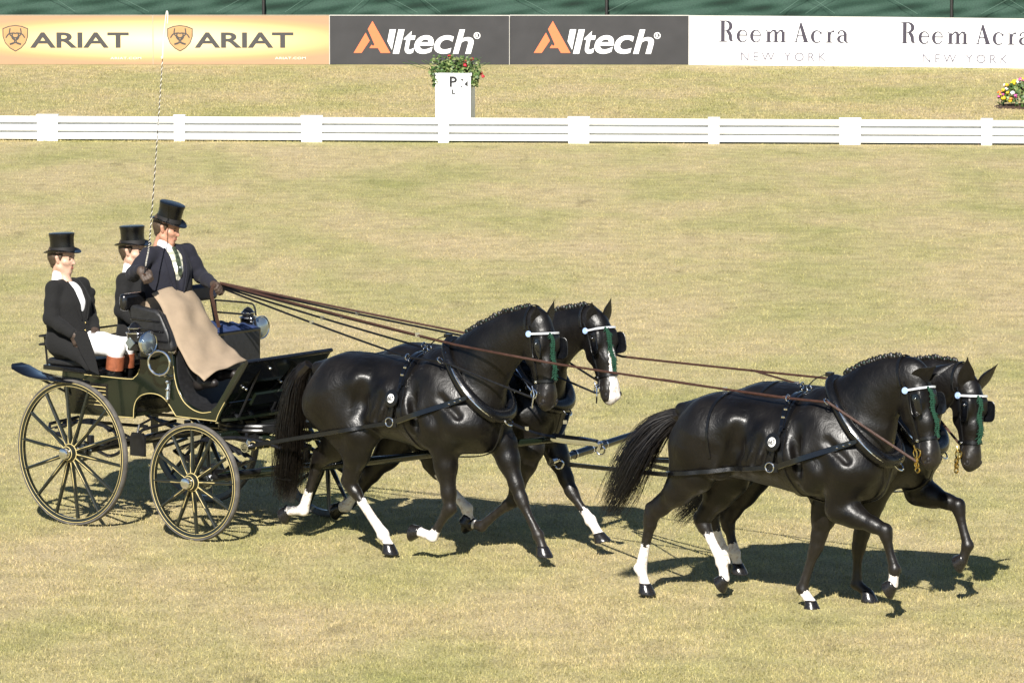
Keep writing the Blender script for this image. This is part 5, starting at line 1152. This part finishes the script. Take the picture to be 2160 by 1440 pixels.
def finish_head(par, off, s, P, f, r, u, skin, hair, scale, tilt, hatrad=1.0):
    for q in (-1, 1):
        m = MB(); m.ball(P(.074, .030 * q, .004), .0115, 10, 8); m.build('eye', M['eye'], par, off=off)
        m = MB(); m.tube(spline([P(.088, .014 * q, .022), P(.090, .03 * q, .028), P(.078, .048 * q, .022)], 8), .004, 5); m.build('eyebrow', hair, par, off=off)
    m = MB(); m.tube([P(.0885, -.021, -.0640), P(.094, 0, -.0625), P(.0885, .021, -.0640)], [.002, .0045, .002], 6); m.tube([P(.0885, -.020, -.0715), P(.094, 0, -.073), P(.0885, .020, -.0715)], [.002, .005, .002], 6); m.build('lips', M['lips'], par, off=off)
    h = SDF(); h.seg(P(-.045, 0, .045), P(-.02, 0, .06), .092 * scale, .09 * scale, .02, .9, r); h.seg(P(-.075, 0, .0), P(-.07, 0, -.05), .055 * scale, .042 * scale, .03, 1.2, r)
    for q in (-1, 1): h.seg(P(.012, .074 * q, .03), P(.010, .076 * q, .0), .014 * scale, .007 * scale, .02); h.seg(P(-.045, .066 * q, .02), P(-.05, .055 * q, -.03), .026, .02, .02)
    h.seg(P(.10, 0, .0), P(.10, 0, .06), .05, .05, .01, cut=True); h.solve(.007); me = h.mesh('hair', 1); me.materials.append(hair); o = link('hair', me, par); o.location = (-np.asarray(off)).tolist()
    # top hat
    hu = unit(u + f * tilt); hf = unit(f - hu * (f @ hu)); hr = np.cross(hf, hu); base = P(-.008, 0, .056); n = 40
    th = np.linspace(0, 2 * math.pi, n, endpoint=False); v = []; prof = []
    for h_, rr, curl in ((.0, .094, 0), (-.004, .120, .2), (.0, .146, .8), (.006, .153, 1), (.010, .150, 1), (.006, .120, .25), (.008, .101, 0), (.03, .0985, 0), (.08, .0965, 0), (.125, .099, 0), (.150, .105, 0), (.158, .104, 0), (.1605, .098, 0), (.1605, .001, 0)):
        for t in th:
            a, b_ = math.cos(t), math.sin(t); up_ = h_ + curl * (.022 * b_ * b_ - .012 * a * a); v.append(base + hatrad * (hf * a * rr * 1.06 + hr * b_ * rr * .94 + hu * up_))
    k = 14; fc = [(i * n + q, i * n + (q + 1) % n, (i + 1) * n + (q + 1) % n, (i + 1) * n + q) for i in range(k - 1) for q in range(n)]
    m = MB(); m.add(v, fc); hat = m.build('top_hat', M['silk'], par, ang=50, off=off)
    m = MB(); ring = lambda h_, rr: [base + hatrad * (hf * math.cos(t) * rr * 1.06 + hr * math.sin(t) * rr * .94 + hu * h_) for t in th]
    v = ring(.010, .1025) + ring(.045, .1005); m.add(v, [(q, (q + 1) % n, n + (q + 1) % n, n + q) for q in range(n)]); m.build('hat_band', M['hat_band'], hat, off=off)
def sdf_part(s, name, m, par, off, h=.009, sm=2):
    s.solve(h); me = s.mesh(name, sm); me.materials.append(m); o = link(name, me, par); o.location = (-np.asarray(off)).tolist(); return o

def build_person(J, label, skin, hair, coat, shirt, group=None):
    """J: joints in carriage axes"""
    off = np.array(J['seat'], float); e = empty('person', CAR.w(off), -R_(CAR.deg), label, 'person', group)
    A = {k: np.array(v, float) for k, v in J.items() if k != 'skirt' and np.size(v) == 3}
    s, P, f, r, u = build_head(e, off, A['head'], rotz(np.array([1., 0, J.get('nod', -.05) if not isinstance(J.get('nod'), type(None)) else -.05]), J['look']), A['up'] if 'up' in A else np.array([0, 0, 1.]), skin, hair)
    shm = (A['shR'] + A['shL']) / 2; hip = A['hip']; lat = unit((A['shL'] - A['shR']) * np.array([1, 1, 0])); fw = np.array([lat[1], -lat[0], 0]); ch = shm * .72 + hip * .28
    # one continuous body under the clothes
    s.chain([(hip, .13), (ch, .135), (shm - np.array([0, 0, .06]), .075)], k=.05, ratio=1.2, n=lat); s.seg(shm, A['head'] - np.array([0, 0, .09]) - f * .02, .055, .050, .03)
    for q in 'RL':
        s.chain([(A['sh' + q], .055), (A['el' + q], .040), (A['wr' + q], .028)], k=.03); sdf_hand(s, A['wr' + q], A['hd' + q], A['hn' + q], .9)
        s.chain([(hip + lat * (.09 if q == 'L' else -.09), .09), (A['kn' + q], .055), (A['an' + q], .038)], k=.04); s.seg(A['an' + q], A['an' + q] + A['toe'] * .14, .032, .022, .03)
    body = sdf_part(s, 'body', skin, e, off, .0085)
    finish_head(e, off, s, P, f, r, u, skin, hair, 1.0, J.get('tilt', 0))
    # shirt / waistcoat, collar
    v = SDF(); v.chain([(hip + np.array([0, 0, .02]), .146), (ch, .150), (shm - np.array([0, 0, .055]), .098)], k=.06, ratio=1.15, n=lat); sdf_part(v, 'waistcoat' if shirt is M['waistcoat'] else 'shirt', shirt, e, off, .011)
    c_ = SDF(); nk = A['head'] - np.array([0, 0, .135]) - f * .035; c_.seg(nk - np.array([0, 0, .05]), nk + np.array([0, 0, .008]) + fw * .008, .068, .064, .02); c_.seg(nk + fw * .05 - np.array([0, 0, .03]), shm + fw * .118 - np.array([0, 0, .12]), .036, .05, .03); sdf_part(c_, 'collar', M['white_linen'], e, off, .008)
    # coat
    j = SDF(); bel = J.get('belly', .0)
    j.chain([(hip, .165 + bel), (hip * .62 + shm * .38, .160 + bel * .7), (ch, .166), (shm - np.array([0, 0, .05]), .108)], k=.06, ratio=1.18, n=lat)
    for q in 'RL':
        sg = 1 if q == 'L' else -1
        j.seg(shm + np.array([0, 0, .025]) + lat * .045 * sg, A['sh' + q] + np.array([0, 0, -.005]), .045, .064, k=.045)
        d1 = A['el' + q] - A['sh' + q]; d2 = A['wr' + q] - A['el' + q]
        j.chain([(A['sh' + q], .066), (A['sh' + q] + d1 * .5, .061), (A['el' + q], .057), (A['el' + q] + d2 * .5, .053), (A['wr' + q] - unit(d2) * .01, .047)], k=.03)
        for t, a in ((.35, .016), (.6, .014), (.85, .016)):                                  # cloth folds round the sleeve
            c0 = A['sh' + q] + d1 * t; j.ball(c0 + RNG.normal(size=3) * .014 + fw * .03, .042, k=.016)
        c0 = A['el' + q]; j.ball(c0 - unit(d2) * .012 + RNG.normal(size=3) * .008, .053, k=.014)
    t1 = shm + fw * .125 + np.array([0, 0, .055]); t2 = hip * J['open'] + shm * (1 - J['open']) + fw * (.205 + bel)
    j.seg(t1, t2, J['vw'], .012, k=.012, cut=True); j.seg(nk + fw * .06 - np.array([0, 0, .01]), t1 - np.array([0, 0, .06]), .055, J['vw'] * .9, k=.012, cut=True)
    j.seg(nk + fw * .035 + np.array([0, 0, -.015]), nk + fw * .02 + np.array([0, 0, .07]), .072, .085, k=.015, cut=True)
    if J.get('skirt'):
        for a, b_, ra, rb in J['skirt']: j.seg(a, b_, ra, rb, k=.04)
    jm = sdf_part(j, 'coat', coat, e, off, .010, 1)
    # lapels either side of the opening
    for sg in (-1, 1):
        Pl = []
        for t in np.linspace(.02, .92, 12):
            c0 = t1 * (1 - t) + t2 * t - fw * .19 + lat * sg * (J['vw'] * (1 - t) + .012 * t + .012 + .026 * math.sin(math.pi * min(1, t * 1.05))); Pl.append(j.surf(c0, fw, .4) + fw * .003)
        m = MB(); m.ribbon(np.array(Pl), fw + lat * sg * .4, np.interp(np.linspace(0, 1, 12), [0, .25, .32, .5, 1], [.03, .06, .05, .055, .012]), .007); m.build('lapel', coat, e, off=off)
    for i in range(J.get('buttons', 0)):
        t = i / 3.2; p = t2 * (1 - t) + (hip + fw * .2 + np.array([0, 0, -.02])) * t; p = j.surf(p - fw * .2 + lat * .012, fw, .45); m = MB(); m.ball(p, .009, 8, 6); m.build('button', M['button'], e, off=off)
    # gloves
    for q in 'RL':
        g = SDF(); sdf_hand(g, A['wr' + q], A['hd' + q], A['hn' + q], .9); g.p = [(a, b_, ra + .003, rb + .003, k, ra_, n_, c__) for a, b_, ra, rb, k, ra_, n_, c__ in g.p]; d2 = unit(A['wr' + q] - A['el' + q]); g.seg(A['wr' + q] - d2 * .035, A['wr' + q] + d2 * .02, .036, .030, .02); sdf_part(g, 'glove', M['glove'], e, off, .0062, 1)
    return e, off, A, fw, lat
at = CAR.at
# ---- the driver
# apron: a blanket over lap and shins
ne = [(320, 620), (343, 655), (358, 695), (382, 745), (408, 786), (431, 803)]; fe = [(404, 612), (424, 645), (450, 690), (476, 724), (500, 746), (521, 762)]
NE = spline([at(u, v, -.465) for u, v in ne], 30); FE = spline([at(u, v, .13) for u, v in fe], 30);
LEG = [(NE[i] * (1 - c) + FE[i] * c) + np.array([-.10 - .03 * (i > 20), 0, -.05 - .05 * (i > 20)]) for i, c in ((11, .27), (11, .73), (27, .27), (27, .73))]
hL = at(455, 600, -.02); sR = at(314, 537, -.32); sL = at(395, 530, .06); eR = at(281, 578, -.50); wR = eR + np.array([.185, -.12, .055])
drv, doff, DA, dfw, dlat = build_person(dict(seat=(.50, -.14, 1.83), head=at(354, 482, -.13), look=16, nod=-.22, hip=at(356, 640, -.13) + np.array([-.03, 0, 0]), shR=sR, shL=sL, elR=eR, elL=at(424, 582, .13), wrR=wR, wrL=hL - np.array([.02, .01, .0]),
    hdR=(.75, -.2, -.35), hnR=(-.2, .6, -.75), hdL=(.85, -.15, -.05), hnL=(.1, -.6, -.75), knR=LEG[0], knL=LEG[1], anR=LEG[2], anL=LEG[3], toe=np.array([.85, 0, .1]), open=.86, vw=.075, belly=.02, tilt=.05),
    'driver in navy coat and tan apron holding reins and whip on box seat', M['skin'], M['hairbrown'], M['navy_wool'], M['waistcoat'])
sh_ = DA['shR'] * .5 + DA['shL'] * .5
m = MB(); tk = DA['head'] + np.array([.055, 0, -.155]); m.ribbon(spline([tk, tk + dfw * .045 + np.array([0, 0, -.05]), sh_ + dfw * .150 + np.array([0, 0, -.10]), sh_ + dfw * .165 + np.array([0, 0, -.17])], 12), dfw, [.036, .04, .04, .04, .042, .044, .046, .046, .044, .04, .034, .02], .012)
m.build('tie', mat('striped_tie', (.03, .04, .022), .6, var=.9, scale=40), drv, off=doff)
V = []; nc = 24
for i in range(30):
    for k in range(nc):
        c = k / (nc - 1); t = i / 29; p = NE[i] * (1 - c) + FE[i] * c; tang = unit((NE[min(29, i + 1)] - NE[max(0, i - 1)]) + (FE[min(29, i + 1)] - FE[max(0, i - 1)])); nn = unit(np.cross(tang, FE[i] - NE[i])); nn = nn if nn[0] + nn[2] > 0 else -nn
        bul = .075 * math.sin(math.pi * c) ** .6 + .022 * math.exp(-((c - .26) / .15) ** 2) + .022 * math.exp(-((c - .72) / .16) ** 2); rip = .007 * math.sin(9 * c + 6 * t) * math.sin(13 * t + 4 * c) + .006 * math.sin(23 * t - 9 * c)
        V.append(p + nn * (bul * (.35 + .65 * math.sin(math.pi * min(1, t + .25))) + rip * min(1, 4 * t)))
m = MB(); m.add(V, [(i * nc + k, i * nc + k + 1, (i + 1) * nc + k + 1, (i + 1) * nc + k) for i in range(29) for k in range(nc - 1)]); ap = m.build('apron', M['apron'], drv, ang=180, off=doff); so = ap.modifiers.new('s', 'SOLIDIFY'); so.thickness = .008; so.offset = -1
wa = SDF(); hp_ = DA['hip']; wa.seg(hp_ + np.array([.02, 0, -.03]), hp_ + np.array([.02, 0, .025]), .19, .185, .03, 1.2, dlat); sdf_part(wa, 'apron_waistband', M['apron'], drv, doff, .011, 1)
tr_ = SDF()
for q in 'RL':
    b0 = hp_ + dlat * (.09 if q == 'L' else -.09); tr_.chain([(b0, .10), (DA['kn' + q], .07), (DA['an' + q] + np.array([0, 0, .02]), .05)], k=.04)
sdf_part(tr_, 'trousers', M['black_wool'], drv, doff, .012)
for q in 'RL':
    sh2 = SDF(); a_ = DA['an' + q]; sh2.seg(a_ - np.array([.02, 0, .0]), a_ + np.array([.15, 0, .02]), .046, .036, .03); sh2.seg(a_, a_ + np.array([0, 0, .05]), .046, .046, .03); sdf_part(sh2, 'shoe', M['shoe'], drv, doff, .009)
# ---- two grooms on the rear seat
def groom(dx, dy, dz, label, look, up):
    D = np.array([dx, dy, dz]); g = lambda u, v, y: at(u, v, y) + D
    kR, kL = g(246, 735, -.39), g(266, 730, -.20); hip = g(147, 722, -.35)
    J = dict(seat=np.array([-.36, -.35, 1.32]) + D, head=g(133, 546, -.34), look=look, nod=-.04, up=np.array(up), hip=hip, shR=g(113, 608, -.51), shL=g(172, 601, -.17), elR=g(106, 672, -.60), elL=g(188, 660, -.10), wrR=g(153, 704, -.56), wrL=g(200, 694, -.22),
      hdR=(.45, .1, -.75), hnR=(.1, .7, -.2), hdL=(.6, -.5, -.4), hnL=(-.1, -.4, -.8), knR=kR, knL=kL, anR=g(236, 850, -.38), anL=g(262, 842, -.20), toe=np.array([.95, 0, -.1]), open=.62, vw=.060, tilt=-.08, buttons=4)
    J['skirt'] = [(hip + np.array([.0, -.12, .02]), g(165, 745, -.50), .12, .075), (g(165, 745, -.50), g(188, 775, -.53), .06, .035), (hip + np.array([-.05, .05, -.02]), hip + np.array([.05, .14, .0]), .13, .10)]
    e, off, A, fw, lat = build_person(J, label, M['skin_fair'], M['hairbrown'], M['black_wool'], M['white_linen'], 'grooms in black coats on the rear seat')
    br = SDF()
    for q, sg in (('R', -1), ('L', 1)): br.chain([(A['hip'] + lat * .09 * sg, .115), (A['hip'] * .45 + A['kn' + q] * .55 + lat * .02 * sg + np.array([0, 0, .01]), .088), (A['kn' + q], .070), (A['kn' + q] * .8 + A['an' + q] * .2, .062)], k=.03)
    sdf_part(br, 'breeches', M['breeches'], e, off, .009)
    for q in 'RL':
        k_, a_ = A['kn' + q], A['an' + q]; d = a_ - k_; b1 = SDF(); b1.chain([(k_ + d * .22, .071), (k_ + d * .5, .066), (a_, .045)], k=.02); b1.seg(a_, a_ + np.array([.17, 0, -.02]), .045, .035, .03); sdf_part(b1, 'boot', M['boot'], e, off, .009)
        m = MB(); ax = unit(d); m.lathe([(0, .060), (0, .0745), (.03, .0765), (.115, .0755), (.118, .066)], k_ + d * .13, ax, 24); m.build('boot_top', M['boot_top'], e, off=off)
    # hanging coat flap beside the seat
    Pf = [g(150, 700, -.58), g(182, 700, -.56), g(196, 742, -.565), g(208, 790, -.57), g(190, 781, -.58), g(172, 748, -.585)]
    m = MB(); c0 = sum(Pf) / 6; m.add(Pf + [p + np.array([.0, .012, 0]) for p in Pf], [tuple(range(6)), tuple(range(11, 5, -1))] + [(i, i + 6, (i + 1) % 6 + 6, (i + 1) % 6) for i in range(6)]); m.build('coat_tail', M['black_wool'], e, off=off)
    return e
groom(0, 0, 0, 'groom in black coat and white breeches sitting at the near end of the rear seat', 16, (0, 0, 1.))
groom(.155, .70, .015, 'groom in black coat half hidden behind the driver on the rear seat', 10, (.10, 0, 1.))

# ================================================================== WHIP AND REINS
wp = empty('whip', CAR.w(DA['wrR'] + np.array([.06, -.02, -.02])), 0, 'long driving whip wound in white and black, upright in the driver\'s hand', 'whip')
o_ = np.array(wp.location); wy = DA['wrR'][1] - .03; wpt = lambda u, v: CAR.w(CAR.at(u, v, wy)) - o_
st_ = spline([wpt(303, 590), wpt(308, 555), wpt(316, 500), wpt(331, 300), wpt(343, 120)], 40)
m = MB(); m.tube(st_, np.linspace(.0065, .0030, 40), 8); m.build('stock', M['ink'], wp)
m = MB(); m.tube(st_[:5], .015, 8); m.build('handle', M['brown_leather'], wp)
m = MB(); H_ = []; tot = 62
for t in np.linspace(.22, .985, tot * 8):
    i = t * 39; c = np.array([np.interp(i, np.arange(40), st_[:, k]) for k in range(3)]); a = t * tot * 2 * math.pi; rr = .0052 - .0020 * t; H_.append(c + np.array([math.cos(a), math.sin(a), 0]) * rr)
M['whip_white'] = mat('whip_thong', (.72, .68, .60), .6, var=.1)
m.tube(H_, .0028, 4); m.build('thong_winding', M['whip_white'], wp)
m = MB(); m.tube(spline([wpt(343, 122), wpt(345, 80), wpt(350, 34), wpt(352, 24), wpt(354, 30), wpt(353, 50)], 30), [.006] * 4 + [.0045] * 26, 6); m.build('quill', M['whip_white'], wp)
m = MB(); m.ball(wpt(342, 122), .010, 8, 6, (1, 1, 1.3)); m.build('knot', M['whip_white'], wp)

hand = CAR.w(DA['wrL'] + np.array([.085, -.01, -.02]))
fN, fF, fNL, fFL = NW['frame'], FW['frame'], NL['frame'], FLd['frame']
def rein(pts, m, label, w=.018, sag=.0, n=70):
    P = [np.array(p) for p in pts]; Q = []
    for a, b_ in zip(P[:-1], P[1:]):
        d = np.linalg.norm(b_ - a)
        for t in np.linspace(0, 1, max(3, int(d * 9)), endpoint=False): Q.append(a * (1 - t) + b_ * t - np.array([0, 0, sag * d * 4 * t * (1 - t)]))
    Q.append(P[-1]); e = empty('rein', P[0], 0, label, 'rein', 'reins from the driver to the four horses'); mb = MB(); mb.ribbon(np.array(Q) - P[0], (.1, -.8, .6), w, .006); mb.build('strap', m, e)
    k = Q[len(Q) // 3] - P[0]; mb = MB(); mb.box(k, (.035, .02, .03)); mb.build('buckle', M['chrome'], e)
bk, bw = M['leather'], M['brown_leather']; hv = lambda dx, dz: hand + CAR.X * dx + np.array([0, 0, dz])
rein([hv(0, .0), fN.w(NW['pad_terret_R']), fN.w(NW['hame_R']), fN.w(NW['bit_R'])], bk, 'lowest black rein through the near wheel horse\'s pad ring to its bit', sag=.004)
rein([hv(0, .01), fN.w(NW['pad_terret_L']), fN.w(NW['hame_L']), fN.w(NW['bit_L'])], bk, 'black rein passing over the far side of the near wheel horse\'s neck', sag=.004)
rein([hv(0, .02), fF.w(FW['pad_terret_R']), fF.w(FW['hame_R']), fF.w(FW['bit_R'])], bk, 'black rein to the near side of the blazed wheel horse\'s bit', sag=.003)
rein([hv(0, .03), fF.w(FW['pad_terret_L']), fF.w(FW['hame_L']), fF.w(FW['bit_L'])], bk, 'black rein to the far side of the blazed wheel horse\'s bit', sag=.003)
n1, n2_, n3_ = fN.w(fN.at(960, 727, -.20)), fN.w(fN.at(1062, 747, -.32)), fN.w(fN.at(1182, 769, -.26))
rein([hv(0, .035), n1, n2_, n3_, fNL.w(NL['pad_terret_R']), fNL.w(NL['hame_R']), fNL.w(NL['bit_R'])], bw, 'long brown rein crossing the near wheel horse\'s cheek to the near leader', w=.020, sag=.0015)
rein([fNL.w(NL['pad_terret_R']) * .45 + n3_ * .55, fNL.w(fNL.at(1640, 838, -.02)), fFL.w(FLd['hame_R'])], bw, 'short brown coupling rein crossing from the near leader to the far leader')
f1 = fF.w(fF.at(1312, 752, .16)); 
rein([hv(0, .04), fF.w(FW['pad_top']), fF.w(fF.at(1130, 690, .2)), f1, fFL.w(FLd['pad_terret_L']), fFL.w(FLd['hame_L']), fFL.w(FLd['bit_L'])], bw, 'long brown rein emerging beside the white blazed head to the far leader', w=.020, sag=.0015)
rein([fFL.w(FLd['pad_terret_L']) * .55 + f1 * .45, fFL.w(fFL.at(1740, 826, .0)), fNL.w(NL['hame_L'])], bw, 'short brown coupling rein crossing from the far leader to the near leader')
lo_ = CAR.w(CAR.at(462, 690, -.03)); e = empty('rein', hand, 0, 'loose rein end looped over the driver\'s left hand and hanging to the cushion', 'rein', 'reins from the driver to the four horses')
mb = MB(); mb.ribbon(spline([np.array([.02, -.02, -.01]), np.array([-.03, -.02, .035]), np.array([-.07, -.02, -.03]), (lo_ - hand) * .5 + np.array([-.04, -.02, 0]), lo_ - hand], 24), (.3, -.9, .2), .03, .006); mb.build('strap', bw, e)

# ================================================================== PLANTER AND FLOWERS
M['leaf'] = mat('geranium_leaf', (.05, .095, .022), .5, var=.5, scale=9)
M['leaf_light'] = mat('young_leaf', (.16, .20, .065), .5, var=.4, scale=9)
M['red_petal'] = mat('red_petal', (.45, .012, .03), .5); M['yellow_petal'] = mat('yellow_petal', (.75, .50, .02), .5); M['pink_petal'] = mat('pink_petal', (.55, .08, .26), .5); M['white_petal'] = mat('white_petal', (.75, .72, .70), .5); M['orange_petal'] = mat('orange_petal', (.7, .22, .03), .5)
M['soil'] = mat('soil', (.05, .028, .016), .95, bump=1, bscale=30)
M['planter_white'] = mat('planter_white', (.80, .80, .80), .5, var=.02)
pb = on_z(960, 270); pw, pd, ph_ = .555, .44, .84
pl = empty('planter_box', pb + np.array([0, pd / 2, 0]), R_(-9), 'tall white letter marker planter box standing behind the white fence', 'planter')
m = MB(); m.box((0, 0, ph_ / 2), (pw, pd, ph_)); m.build('box', M['planter_white'], pl, bevel=.008)
m = MB(); 
for a, b_, c, d in ((0, -pd / 2, pw + .02, .03), (0, pd / 2, pw + .02, .03), (-pw / 2, 0, .03, pd), (pw / 2, 0, .03, pd)): m.box((a, b_, ph_ - .012), (c, d, .04))
m.build('rim', M['planter_white'], pl)
def pflat(name, polys, y): o = flat_poly(pl, name, polys, M['ink'], y=y); return o
yf = -pd / 2 - .003; q_ = lambda u, v: ((u - 960) / 136., (270 - v) / 136.)
flat_text(pl, 'P', q_(953, 0)[0], q_(969, 0)[0], q_(0, 184)[1], q_(0, 162)[1], M['ink'], y=yf, offset=.03)
pflat('letter_mark', [[q_(*p) for p in P] for P in ([(976, 167), (984, 167), (980, 172)], [(984, 178), (992, 170), (992, 183)], [(976, 184), (982, 186), (979, 181)])], yf)
pflat('letter_mark', [[q_(*p) for p in P] for P in ([(958, 189), (961, 189), (961, 199), (958, 199)], [(961, 196.5), (965, 196.5), (965, 199), (961, 199)])], yf)
def bush(e, n, shape, lmats, lsz, name='leaves'):
    for mi, (mt, frac) in enumerate(lmats):
        m = MB()
        for i in range(int(n * frac)):
            p, out = shape(); d = unit(out + RNG.normal(size=3) * .55); s1 = unit(np.cross(d, RNG.normal(size=3))); s2 = np.cross(d, s1); z = lsz * (.6 + .7 * RNG.random()); t = unit(s1 + d * .2)
            m.add([p - t * z * .5, p - t * z * .1 + s2 * z * .42 + d * .004, p + t * z * .5 - d * z * .12, p - t * z * .1 - s2 * z * .42 + d * .004, p + d * z * .1], [(0, 3, 4), (0, 4, 1), (1, 4, 2), (4, 3, 2)])
        tag(m.build(name, mt, e, ang=180), kind='stuff')
def flower(e, p, r, m, n=14):
    mb = MB()
    for i in range(n):
        d = unit(RNG.normal(size=3) + np.array([0, -.3, .5])); s1 = unit(np.cross(d, RNG.normal(size=3))); s2 = np.cross(d, s1); c = p + d * r * .7
        mb.add([c - s1 * r * .5, c + s2 * r * .5, c + s1 * r * .5, c - s2 * r * .5, c + d * r * .3], [(0, 1, 4), (1, 2, 4), (2, 3, 4), (3, 0, 4)])
    mb.build('flower', m, e, ang=180)
ge = empty('geranium', np.array(pl.location) + np.array([0, 0, ph_ - .05]), 0, 'bushy green geranium with red blooms spilling over the white planter box', 'plant')
def gshape():
    while True:
        p = RNG.normal(size=3) * np.array([.20, .13, .13]); 
        if RNG.random() < .22: p = np.array([(1 if RNG.random() < .62 else -1) * (.27 + .08 * RNG.random()), -.18 * RNG.random(), -.22 * RNG.random() + .06])
        elif RNG.random() < .03: p = np.array([RNG.normal() * .2, -.245, -.12 * RNG.random()])
        else: p[2] = abs(p[2]) + .02
        if abs(p[0]) < .40 and p[2] < .32 and (abs(p[0]) > .25 or p[1] > -.16): return p, unit(p * np.array([1, 1, .7]) + np.array([0, -.25, .35]))
bush(ge, 1250, gshape, ((M['leaf'], .6), (M['leaf_light'], .4)), .062)
m = MB()
for i in range(26):
    a = RNG.normal(size=3) * np.array([.16, .1, .05]); m.tube(spline([(a[0] * .3, a[1] * .3, -.02), (a[0] * .8, a[1], .10), (a[0] * 1.6, a[1] * 1.4, .20 + .06 * RNG.random())], 6), .004, 4)
m.build('stem', M['leaf'], ge)
for p in ((.15, -.13, .22), (.155, -.13, .17), (-.09, -.05, .30), (.26, -.05, .26), (.40, -.12, .05), (.43, -.13, .0)): flower(ge, np.array(p), .034, M['red_petal'])
mp_ = on_z(2166, 229)
fb = empty('flower_mound', mp_ + np.array([0, .25, 0]), 0, 'low mound of yellow and pink flowers with soil at the right edge', 'plant')
m = MB(); n = 36; v = [(0, 0, .05)]; 
for k, (rr, z) in enumerate(((.30, .045), (.46, .025), (.54, -.01))):
    for i in range(n): a = 2 * math.pi * i / n; q = rr * (1 + .06 * math.sin(5 * a + k) + .04 * math.sin(9 * a)); v.append((q * math.cos(a), q * math.sin(a), z))
m.add(v, [(0, 1 + i, 1 + (i + 1) % n) for i in range(n)] + [(1 + k * n + i, 1 + (k + 1) * n + i, 1 + (k + 1) * n + (i + 1) % n, 1 + k * n + (i + 1) % n) for k in range(2) for i in range(n)]); m.build('soil', M['soil'], fb)
def mshape():
    a = 2 * math.pi * RNG.random(); z = RNG.random() ** .7; rr = .44 * math.sqrt(max(0, 1 - z * z)) * (.8 + .25 * RNG.random()); p = np.array([rr * math.cos(a), rr * math.sin(a), .05 + .38 * z]); return p, unit(p)
bush(fb, 1300, mshape, ((M['leaf'], .7), (M['leaf_light'], .3)), .06)
for i in range(64):
    p, d = mshape(); flower(fb, p + d * .03, .030 + .018 * RNG.random(), M[('yellow_petal', 'pink_petal', 'white_petal', 'yellow_petal', 'orange_petal', 'pink_petal')[i % 6]], 10)
